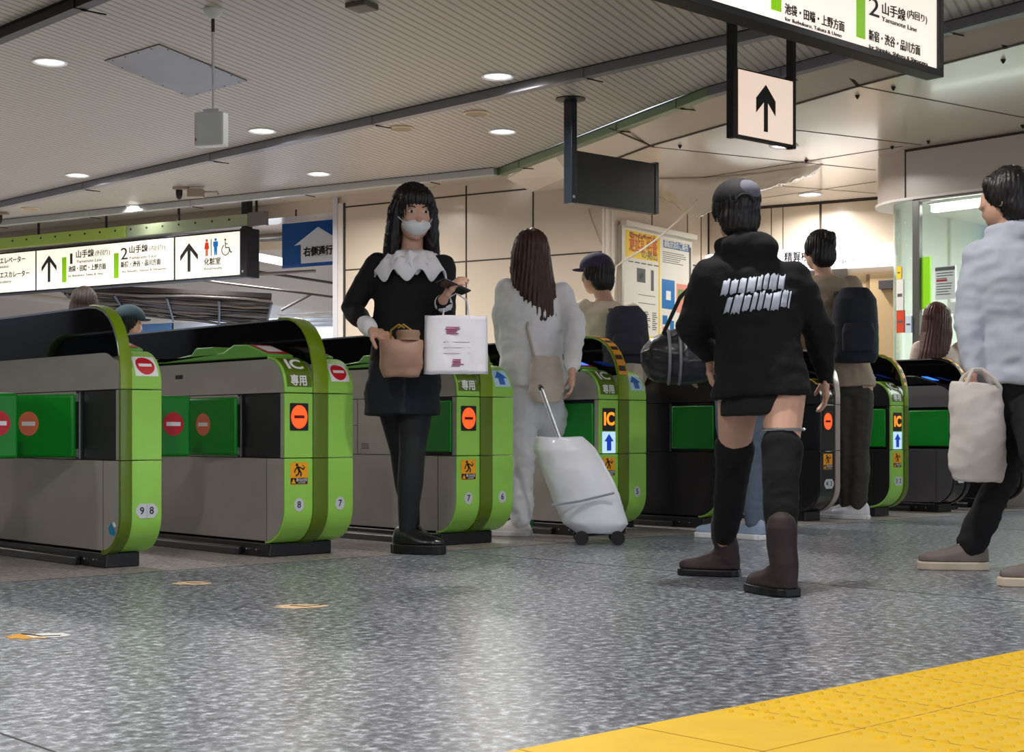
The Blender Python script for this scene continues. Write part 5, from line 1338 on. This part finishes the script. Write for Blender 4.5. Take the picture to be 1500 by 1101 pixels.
# collar: two layers of ruffles
for (z, r0, r1, n_) in ((.0,.07,.155,11),(-.03,.09,.185,9)):
    mb = MB(); vs = []; N = 120
    c = j['neck'] + Vector((0,-.02,-.015+z))
    for k in range(N):
        t = 2*pi*k/N; w = sin(n_*t)*.5+.5
        for (rr, zz) in ((r0,.01),((r0+r1)/2,-.012+.012*sin(n_*t)),(r1*(.92+.08*w),-.055+.028*sin(n_*t+.6) - (.03 if sin(t) < -.3 else 0))):
            vs.append(c + Vector((cos(t)*rr*1.0, sin(t)*rr*.80, zz)))
    fs = [(k*3+q, ((k+1)%N)*3+q, ((k+1)%N)*3+q+1, k*3+q+1) for k in range(N) for q in (0,1)]
    mb.add(vs, fs); o = mb.build('ruffled_collar', WH, p.e, smooth=True); so = o.modifiers.new('s','SOLIDIFY'); so.thickness = .006
for a, b_, t0, t1, r in (('el','wl',.60,.92,.042),('er','wr',.35,.80,.040)):
    mb = MB(); A = j[a].lerp(j[b_], t0); B = j[a].lerp(j[b_], t1)
    limb(mb, [A, A.lerp(B,.5), B], [r*.85,r,r*1.05]); vox(mb, 'white_cuff', WH, p.e, .007, 3, .003, 30, 2)
# mask, eyes
R = p.headR(); mb = MB(); q_ = p.head_k*p.k
ell(mb, p.H(0,-.050,-.046), (.062*q_,.060*q_,.046*q_), R, f=lambda v: Vector((v.x*(1-.0 if v.z>0 else 1-.35*min(1,-v.z/.05)), v.y, max(-.044, v.z*(1 if v.z<0 else .85))))); vox(mb, 'face_mask', mat('mask_white',(236,238,240),.7), p.e, .005, 3)
for sg in (-1,1): MB().tube([p.H(sg*.058,-.060,-.030), p.H(sg*.072,-.03,-.012), p.H(sg*.080,.0,.004)], .0022, 6).build('mask_loop', WH, p.e)
for sg in (-1,1):
    mb = MB(); ell(mb, p.H(sg*.030,-.0885,.012), (.0135*q_,.006*q_,.006*q_), R, n=14, m=8); ey = mb.build('eye', mat('eye_white',(230,228,224),.3), p.e, smooth=True)
    mb = MB(); ell(mb, p.H(sg*.030,-.0935,.012), (.0062*q_,.003*q_,.0062*q_), R, n=12, m=8); mb.build('iris', mat('iris',(30,18,14),.2), ey, smooth=True)
    MB().tube([p.H(sg*(.030+dx),-.092+abs(dx)*.25,.034-dx*dx*22) for dx in (-.016,-.008,0,.008,.016)], .0026, 6).build('eyebrow', HB, p.e, smooth=True)
MB().tube([p.J(566,474,-.08)+Vector((.06,-.02,0)), p.J(596,468,-.10), p.J(618,472,-.1)], .006, 6).build('belt_chain', SILVER, p.e, smooth=True) if False else None
P1 = p
# phone in her right-side hand
ph = thing('smartphone', 'black smartphone held out in front of the woman in black', 'phone', p.e.matrix_basis @ p.J(664,420,-.28), YAW-pi/2)
pb_ = MB().box((-.036,-.004,-.075),(.036,.004,.075)).build('case', BLACKG, ph, bevel=.004)
MB().box((-.032,.004,-.070),(.032,.0052,.070)).build('screen', mat('phone_screen',(200,205,215),.1,emit=(200,210,225),es=.3), pb_)
ph.rotation_euler = (radians(72), radians(-12), YAW-pi/2+radians(-50))
# brown handbag
hb_ = p.e.matrix_basis @ p.J(588,546,-.24)
e, o = cloth_bag('handbag', 'small taupe drawstring handbag held by the woman in black', 'handbag', hb_, .20, .13, .15, mat('taupe_leather',(168,132,112),.55), 1.0, 4, .006, YAW-pi/2)
for v in (-.05,.05):
    MB().tube([(v,0,.14),(v*.9,-.01,.19),(v*.2,-.02,.215),(-v*.3,-.01,.20)], .005, 8).build('gold_strap', mat('gold_chain',(200,165,80),.3,.8), e, smooth=True)
MB().lathe([(.055,0),(.05,.015),(.055,.03),(.05,.045)], (.03,0,.145), 24).build('gathered_neck', mat('taupe_rim',(150,118,92),.55), e, smooth=True)
# white shopping bag
sb_ = p.e.matrix_basis @ p.J(668,547,-.20)
e = thing('shopping_bag', 'white paper shopping bag with faint plum marks carried by the woman in black', 'shopping bag', sb_, YAW-pi/2+.12)
h_ = .26; mb = MB(); vs = []; NX, NZ = 20, 16
def bagp(u, v, sgn):
    w_ = .145*(1-.03*v); return (u*w_, sgn*(.045*(1-.55*v)*(1-abs(u)**6*.9) + .006*noise.noise(Vector((u*3,v*4,sgn)))), h_*v + .006*noise.noise(Vector((u*2,7,v*2))))
for sgn in (-1,1):
    b0_ = len(mb.v); mb.add([bagp(-1+2*i/NX, k/NZ, sgn) for i in range(NX+1) for k in range(NZ+1)], [(i*(NZ+1)+k,(i+1)*(NZ+1)+k,(i+1)*(NZ+1)+k+1,i*(NZ+1)+k+1) for i in range(NX) for k in range(NZ)])
mb.add([bagp(-1+2*i/NX, 0, s_) for i in range(NX+1) for s_ in (-1,1)], [(i*2,i*2+1,i*2+3,i*2+2) for i in range(NX)])
for u in (-1,1): mb.add([bagp(u,k/NZ,s_) for k in range(NZ+1) for s_ in (-1,1)], [(k*2,k*2+1,k*2+3,k*2+2) for k in range(NZ)])
o = mb.build('bag_body', mat('paper_white',(240,240,246),.6), e, smooth=True); so = o.modifiers.new('s','SOLIDIFY'); so.thickness = .002
PLUM = mat('plum_print',(176,70,120),.6)
for cx_, cz_, ww in ((-.02,.19,.07),(0.0,.045,.07)):
    for k in range(5):
        MB().tube([(cx_-ww/2+ww*random.random()*.3, -.050+.02*cz_/.26*1.2, cz_-.012+k*.007),(cx_+ww/2-ww*random.random()*.3,-.050+.02*cz_/.26*1.2,cz_-.012+k*.007)], .0022, 5).build('print_mark', PLUM, e)
for k in range(3):
    z_ = .09+k*.025; MB().tube([(-.06,-.046+z_*.09,z_),(.06,-.046+z_*.09,z_)], .0012, 5).build('print_mark', mat('plum_pale',(205,160,185),.6), e)
for y_ in (-.018,.018): MB().tube([(-.06,y_,h_-.01),(-.05,y_*.6,h_+.07),(0,0,h_+.10),(.05,y_*.6,h_+.07),(.06,y_,h_-.01)], .003, 8).build('handle', WH, e, smooth=True)

# --- person in black hoodie
p = Person('person seen from behind in a black hoodie with white back print and thigh boots', 1105, 5.45, 1.50, 0)
p.set(head=(1078,313,.02), neck=(1088,364,.0), chest=(1102,430,0), waist=(1110,505,0), pelvis=(1116,562,0), sl=(1040,402,.0), sr=(1160,406,.0),
      el=(1012,478,.06), wl=(1040,520,.22), er=(1200,482,.04), wr=(1208,552,.10), hl=(1083,575,.04), hr=(1148,572,-.04),
      kl=(1073,690,.24), al=(1060,806,.40), kr=(1144,700,-.20), ar=(1145,833,-.30))
p.f = Vector((-.25,1,0)).normalized(); p.head_dir = Vector((-.15,1,0)); p.foot_l = Vector((-.85,.30,0)); p.foot_r = Vector((-.45,.9,0)); p.hand_r = (Vector((.1,.2,-1)), Vector((-1,.1,0)))
p.j['al'].z = .10; p.j['ar'].z = .105
p.body(.0065)
p.top(BK2, 'hoodie', 1.16, hem=-.05, sleeve=.97, wr=.009, flare=1.08, hood=True, seed=8)
mb = MB(); j = p.j
for a, b_, c_ in (('hl','kl','al'),('hr','kr','ar')):
    A = j[a].lerp(j[b_], .69 if a == 'hl' else .64)
    limb(mb, [A, j[b_], j[b_].lerp(j[c_],.35), j[b_].lerp(j[c_],.8)], [.078,.066,.064,.048])
o = vox(mb, 'thigh_boots', BK2, p.e, .008, 3, .004, 14, 4)
mb = MB(); hv = (j['hr']-j['hl']).normalized()
rings(mb, [(j['pelvis']-Vector((0,0,.115)),.156,.130,hv),(j['pelvis']-Vector((0,0,.02)),.152,.118,hv),(j['pelvis']+Vector((0,0,.05)),.14,.11,hv)])
vox(mb, 'shorts', BK, p.e, .009, 3, .004, 14, 4)
BRN = mat('dark_brown_suede', (50,36,38), .7)
p.shoe('al', p.foot_l, BRN, SOLEB, 'ankle_boot', .25, .08, .028, w=1.08, shaft=.11); p.shoe('ar', p.foot_r, BRN, SOLEB, 'ankle_boot', .26, .085, .03, w=1.15, shaft=.13)
p.hair(HB, fringe=False, vol=1.0)
mb = MB(); R = p.headR(); q_ = p.k
def capf(v): v = v.copy(); v.z = max(v.z, -.012); return v
ell(mb, p.H(0,.012,.050), (.096*q_,.108*q_,.088*q_), R, f=capf, n=28, m=16); cap = vox(mb, 'cap', mat('black_cap',(28,27,32),.8), p.e, .006, 2)
mb = MB(); ell(mb, p.H(0.02,.055,.075), (.060*q_,.068*q_,.050*q_), R); vox(mb, 'cap_panel', mat('cap_grey',(112,112,126),.8), cap, .006, 2)
MB().tube([p.H(.035*cos(t),.118+.0*sin(t),.028+.03*sin(t)) for t in [pi*i/10 for i in range(11)]], .006, 6).build('cap_strap', BK, cap)
# lettering blocks on the back (blurred, illegible in the photo)
PRN = mat('back_print', (196,204,222), .7)
from mathutils.bvhtree import BVHTree
hd_ = [c for c in p.e.children if c.name.startswith('hoodie')][0]
bvh = BVHTree.FromPolygons([v.co.copy() for v in hd_.data.vertices], [tuple(f.vertices) for f in hd_.data.polygons])
def on_back(px, py, lift=.004):
    X = p.J(px, py, -.17); h = bvh.ray_cast(Vector((X.x,-1,X.z)), Vector((0,1,0)))[0]
    return Vector((X.x, (h.y if h else -.16)-lift, X.z))
def print_row(px0, px1, py0, py1, seed):
    random.seed(seed); N = 40; top_ = []; bot_ = []
    x = 0; words = []
    while x < N:
        w_ = random.choice((3,4,4,5)); words.append((x, min(N, x+w_))); x += w_+1
    for (a_, b_) in words:
        mb = MB(); vs = []; n = b_-a_+1; t0 = random.uniform(-.12,.06); b0 = random.uniform(-.06,.14)
        for i in range(n):
            u = (a_+i)/N; px = px0+(px1-px0)*u; py = py0+(py1-py0)*u
            vt = t0+random.uniform(-.10,.10); vb = 1+b0+random.uniform(-.12,.10)
            for q in range(4):
                vv = vt+(vb-vt)*q/3; vs.append(on_back(px-5*vv, py+23*vv))
        m_ = n*4; fs = []
        for i in range(n-1):
            for q in range(3): a4 = i*4+q; fs += [(a4,a4+1,a4+5,a4+4)]
        mb.add(vs, fs)
        o = mb.build('back_print', PRN, hd_, smooth=True); so = o.modifiers.new('s','SOLIDIFY'); so.thickness = .002
print_row(1064,1160,408,397,3); print_row(1070,1166,433,424,6)
MB().tube([j['kr'].lerp(j['hr'],.55)+Vector((.075*cos(t),.08*sin(t)-.0,.0)) for t in [2*pi*i/24 for i in range(25)]], .006, 6).build('garter_chain', SILVER, p.e, smooth=True)
P4 = p

# --- person in white with brown hair
p = Person('person seen from behind all in white with long brown hair', 778, 8.10, 1.63, 0)
p.set(head=(777,372,.0), neck=(778,412,.0), chest=(778,455,0), waist=(778,515,0), pelvis=(782,562,0), sl=(744,425,0), sr=(822,430,0), el=(738,490,.03), wl=(752,545,.1),
      er=(842,476,-.08), wr=(838,543,-.30), hl=(766,570,0), hr=(798,572,0), kl=(766,668,-.02), al=(762,765,.0), kr=(812,665,.22), ar=(800,745,.42))
p.f = Vector((-.3,1,0)).normalized(); p.head_dir = Vector((-.2,1,0)); p.foot_l = Vector((-.9,.25,0)); p.foot_r = Vector((-.3,1,0)); p.j['ar'].z = .12
p.body(.007)
p.top(WH, 'sweater', 1.14, hem=-.02, sleeve=.93, wr=.010, seed=2); p.trousers(mat('white_trousers',(244,246,252),.8), 'trousers', 1.1, 1.25, wr=.010)
sw_ = p.shoe('al', p.foot_l, mat('white_shoe',(235,232,226),.4), WHITEP, 'sneaker', .25, .07, .03); p.shoe('ar', p.foot_r, mat('white_shoe',(235,232,226),.4), WHITEP, 'sneaker', .25, .07, .03)
mb = MB(); A = p.j['al']; ell(mb, Vector((A.x+.058,A.y-.012,.07)), (.014,.022,.024)); mb.build('heel_tab', mat('green_tab',(10,110,60),.5), sw_, smooth=True)
p.hair(HBR, length=.26, vol=1.05, sway=(.05,-.02), fringe=False)
mb = MB(); e = thing('shoulder_bag', 'pale cream soft shoulder bag on the back of the person in white', 'bag', p.e.matrix_basis @ p.J(800,590,-.16), YAW-pi/2)
e2_ = MB(); rings(e2_, [(Vector((0,0,0)),.07,.03,(1,0,0)),(Vector((0,0,.06)),.10,.05,(1,0,0)),(Vector((0,0,.18)),.09,.045,(1,0,0)),(Vector((0,0,.25)),.07,.02,(1,0,0))]); vox(e2_, 'bag_body', mat('cream_bag',(222,208,196),.7), e, .009, 3, .005, 14, 3)
MB().tube([(-.06,0,.22),(-.10,.02,.40),(-.06,.10,.60),(.04,.14,.66)], .008, 8).build('strap', mat('cream_strap',(206,190,178),.7), e, smooth=True)
# soft rolling suitcase
sc_ = at(842, 7.55); e = thing('rolling_suitcase', 'white soft rolling suitcase leaning behind the person in white', 'suitcase', sc_, YAW-pi/2)
mb = MB(); rings(mb, [(Vector((.12,0,.05)),.11,.08,(1,0,0)),(Vector((.105,0,.10)),.165,.10,(1,0,0)),(Vector((.03,0,.30)),.175,.11,(1,0,0)),(Vector((-.05,0,.47)),.165,.10,(1,0,0)),(Vector((-.08,0,.54)),.12,.08,(1,0,0))], 32)
sb2 = vox(mb, 'case_body', mat('pale_case',(236,238,246),.35,coat=.2), e, .010, 4, .006, 8, 4)
for x in (.03,.21):
    MB().prism_y(circ(x,.035,.035,n=20), -.10, -.07).build('wheel', SOLEB, e)
    MB().prism_y(circ(x,.035,.035,n=20), .07, .10).build('wheel', SOLEB, e)
for y_ in (-.06,.06): MB().tube([(-.05,y_,.45),(-.17,y_*.9,.78)], .008, 8).build('handle_rod', SILVER, e, smooth=True)
MB().tube([(-.17,-.06,.78),(-.175,0,.79),(-.17,.06,.78)], .012, 8).build('grip', BLACK, e, smooth=True)
MB().tube([(-.12,-.125,.2),(.02,-.13,.22),(.19,-.118,.26)], .006, 6).build('zip', mat('zip_grey',(150,152,165),.4), sb2)

# --- person with purple cap
p = Person('person in a dark purple cap and cream top leaning forward beyond the white clad person', 885, 8.95, 1.60, 0)
p.set(head=(874,404,.05), neck=(888,440,.0), chest=(896,480,0), waist=(900,532,0), pelvis=(900,575,0), sl=(856,452,0), sr=(926,458,0), el=(850,505,.1), wl=(868,545,.25), er=(938,510,.05), wr=(940,560,.15))
p.f = Vector((-.4,1,0)).normalized(); p.head_dir = Vector((-.7,.7,0)); p.j['pelvis'].z = .84; 
for a in ('hl','hr','kl','kr','al','ar'): p.j[a].x += .04
p.body(.009, hands=False); p.top(mat('cream_top',(240,224,202),.8), 'jacket', 1.1, wr=.009, seed=6); p.trousers(BK, 'trousers', 1.05)
p.shoe('al', p.foot_l, BK, SOLEB); p.shoe('ar', p.foot_r, BK, SOLEB)
p.hair(HB, fringe=False); mb = MB(); ell(mb, p.H(0,.0,.055), (.096,.112,.088), p.headR(), f=capf, n=24, m=14); cap = vox(mb, 'cap', mat('purple_cap',(62,52,84),.8), p.e, .007, 2)
mb = MB(); ell(mb, p.H(0,-.12,.045), (.065,.06,.010), p.headR()); vox(mb, 'cap_brim', mat('purple_cap',(62,52,84),.8), cap, .006, 1)
def backpack(s, label, m, px, py, dy, w, d, h):
    loc = s.e.matrix_basis @ s.J(px, py, dy); e = thing('backpack', label, 'backpack', loc, YAW-pi/2 + .0)
    mb = MB(); rings(mb, [(Vector((0,0,-h/2)),w*.42,d*.42,(1,0,0)),(Vector((0,0,-h*.40)),w*.5,d*.5,(1,0,0)),(Vector((0,0,0)),w*.5,d*.5,(1,0,0)),(Vector((0,0,h*.34)),w*.46,d*.45,(1,0,0)),(Vector((0,0,h*.5)),w*.28,d*.25,(1,0,0))])
    b_ = vox(mb, 'pack_body', m, e, .010, 4, .006, 9, 2)
    mb = MB(); rings(mb, [(Vector((0,-d*.5,-h*.36)),w*.33,d*.16,(1,0,0)),(Vector((0,-d*.52,-h*.1)),w*.36,d*.18,(1,0,0)),(Vector((0,-d*.5,h*.02)),w*.30,d*.10,(1,0,0))]); vox(mb, 'front_pocket', m, e, .009, 3, .003, 12, 2)
    for sg in (-1,1): MB().tube([(sg*w*.3,d*.3,h*.42),(sg*w*.34,d*.9,h*.46),(sg*w*.36,d*1.2,h*.1),(sg*w*.36,d*.6,-h*.3)], .014, 8).build('shoulder_strap', m, e, smooth=True)
    return e
backpack(p, 'dark slate backpack worn by the person in the purple cap', mat('slate_fabric',(58,58,72),.8), 918, 490, -.23, .26, .16, .34)

# --- person in blue jeans behind the hoodie
p = Person('person in dark jacket and blue jeans mostly hidden behind the black hoodie', 1092, 7.85, 1.56, 0)
p.set(al=(1068,776,.1), kl=(1078,690,.05), ar=(1106,782,-.02), kr=(1104,690,0), el=(1030,478,.0), wl=(1012,530,.05))
p.j['al'].z = .09; p.j['ar'].z = .09; p.foot_l = Vector((-.9,.4,0)); p.foot_r = Vector((-.5,.8,0))
p.body(.009); p.top(mat('charcoal_jacket',(34,34,40),.75), 'jacket', 1.12, seed=4); p.trousers(mat('blue_jeans',(92,106,124),.85,bump=(90,.15)), 'jeans', 1.0, 1.1)
sh = mat('blue_white_sneaker',(150,170,196),.5); p.shoe('al', p.foot_l, sh, WHITEP, 'sneaker', .26); p.shoe('ar', p.foot_r, sh, WHITEP, 'sneaker', .26)
p.hair(HB, fringe=False)
e = thing('duffel_bag', 'black shiny duffel bag with grey stripes left of the black hoodie', 'bag', p.e.matrix_basis @ p.J(1000,524,-.26), YAW-pi/2)
mb = MB()
L_ = []
limb(mb, [(-.09,.0,0),(.0,0,.0),(.14,0,.02)], [.13,.15,.13], 20); vox(mb, 'bag_body', mat('black_nylon',(30,30,34),.3,coat=.3), e, .009, 4, .010, 10, 7)
for k, x in enumerate((-.08,-.03)): MB().tube([(x+.15*0+.004*k, -.152*cos(t), .152*sin(t)) for t in [pi*(-.35)+pi*.7*i/12 for i in range(13)]], .008, 6).build('grey_stripe', mat('stripe_grey',(120,122,130),.5), e, smooth=True)
MB().tube([(-.10,-.02,.12),(-.02,-.06,.30),(.10,-.02,.42),(.20,.05,.46)], .010, 8).build('strap', BK, e, smooth=True)

# --- person with beige jacket
p = Person('person seen from behind in a beige jacket, olive trousers and white shoes', 1240, 9.70, 1.74, 0)
p.set(head=(1199,368,.02), neck=(1208,402,.0), chest=(1216,446,0), waist=(1226,505,0), pelvis=(1238,556,0), sl=(1175,418,0), sr=(1246,418,0), el=(1170,470,.1), wl=(1182,520,.2), er=(1262,474,.0), wr=(1268,530,.05),
      hl=(1228,562,0), hr=(1258,562,0), kl=(1238,655,.02), al=(1243,742,.05), kr=(1258,655,-.02), ar=(1258,744,-.02))
p.j['al'].z = .09; p.j['ar'].z = .09; p.f = Vector((-.2,1,0)); p.head_dir = Vector((-.5,1,0)); p.foot_l = Vector((-.9,.4,0)); p.foot_r = Vector((-.5,.3,0))
p.body(.009); p.top(mat('beige_jacket',(176,156,134),.8), 'jacket', 1.08, wr=.009, seed=12); p.trousers(mat('olive_trousers',(62,60,52),.85), 'trousers', .98, 1.05, wr=.008)
sh = mat('white_sneaker',(232,234,240),.4); p.shoe('al', p.foot_l, sh, WHITEP, 'sneaker', .27); p.shoe('ar', p.foot_r, sh, WHITEP, 'sneaker', .27)
p.hair(HB, fringe=False, bun=True)
backpack(p, 'dark navy backpack on the person in the beige jacket', mat('navy_fabric',(30,33,46),.75), 1252, 476, -.25, .30, .20, .48)

# --- person at right in pale hoodie
p = Person('person at the right edge in a pale grey hoodie and black trousers carrying a tote', 1470, 6.10, 1.63, 0)
p.set(head=(1472,293,.0), neck=(1480,342,.0), chest=(1482,400,0), waist=(1485,480,0), pelvis=(1490,552,0), sl=(1434,374,0), sr=(1530,376,0), el=(1420,462,-.02), wl=(1424,546,-.08), er=(1548,470,.0), wr=(1545,550,.1),
      hl=(1472,566,0), hr=(1508,566,0), kl=(1478,680,-.02), al=(1420,800,.02), kr=(1530,690,-.30), ar=(1545,812,-.62))
p.j['al'].z = .09; p.j['ar'].z = .10; p.f = Vector((-.8,.6,0)).normalized(); p.head_dir = Vector((-.75,.6,0)); p.foot_l = Vector((-1,.12,0)); p.foot_r = Vector((-1,-.05,0))
p.body(.0065, curl_l=1.1)
p.top(mat('pale_grey_hoodie',(192,197,212),.85), 'hoodie', 1.10, hem=-.03, wr=.011, hood=True, seed=21)
p.trousers(BK, 'trousers', 1.0, 1.25, wr=.008)
sh = mat('grey_brown_sneaker',(120,108,102),.6); so_ = mat('cream_sole',(222,206,184),.5)
a1 = p.shoe('al', p.foot_l, sh, so_, 'sneaker', .29, .078, .034, w=1.1); p.shoe('ar', p.foot_r, sh, so_, 'sneaker', .29, .078, .034, w=1.1)
p.hair(HB, vol=1.06)
tb_ = p.e.matrix_basis @ p.J(1432,699,-.12)
e, o = cloth_bag('tote_bag', 'large white canvas tote bag hanging from the hand of the person at right', 'tote bag', tb_, .225, .13, .38, mat('canvas_white',(222,214,206),.85), 1.18, 5, .010, YAW-pi/2+.2)
for sg in (-1,1):
    MB().tube([(-.07,sg*.03,.36),(-.05,sg*.025,.40),(-.02,0,.43),(.02,0,.43),(.05,sg*.025,.40),(.08,sg*.03,.36)], .008, 8).build('handle', mat('canvas_handle',(210,202,194),.85), e, smooth=True)

# --- far people
p = Person('person with brown hair seen beyond the nearest gate at far left', 122, 10.9, 1.60, 0); p.head_dir = Vector((-.3,1,0))
p.body(.011, hands=False); p.top(mat('dark_coat',(40,40,48),.8), 'coat', 1.15); p.trousers(BK); p.shoe('al',p.foot_l,BK,SOLEB); p.shoe('ar',p.foot_r,BK,SOLEB); p.hair(mat('dark_brown_hair',(44,26,22),.6), vol=1.1, length=.05)
p = Person('person in a teal cap and black top seen just behind the nearest gate', 186, 10.1, 1.40, 0); p.head_dir = Vector((.9,.5,0))
p.set(head=(189,476,0))
p.body(.009, hands=False); p.top(BK, 'jacket', 1.1); p.trousers(BK); p.shoe('al',p.foot_l,BK,SOLEB); p.shoe('ar',p.foot_r,BK,SOLEB); p.hair(HB, fringe=False)
mb = MB(); ell(mb, p.H(0,.0,.055), (.094,.112,.092), p.headR(), f=capf, n=24, m=14); cap = vox(mb, 'cap', mat('teal_cap',(12,46,58),.8), p.e, .007, 2)
mb = MB(); ell(mb, p.H(0,-.115,.045), (.065,.05,.010), p.headR()); vox(mb, 'cap_brim', mat('teal_cap',(12,46,58),.8), cap, .006, 1)
p = Person('person with long dark brown hair and pale pink top at the staff booth window', 1376, 11.0, 1.46, 0)
p.set(head=(1374,470,0), neck=(1372,503,0)); p.head_dir = Vector((.7,.7,0)); p.head_k = 1.12; p.f = Vector((.6,.8,0))
p.body(.009, hands=False); p.top(mat('pink_beige_top',(220,200,190),.8), 'blouse', 1.0, wr=.006); p.trousers(BK); p.shoe('al',p.foot_l,BK,SOLEB); p.shoe('ar',p.foot_r,BK,SOLEB)
p.hair(HBR2, length=.30, vol=1.06, sway=(-.07,.0))
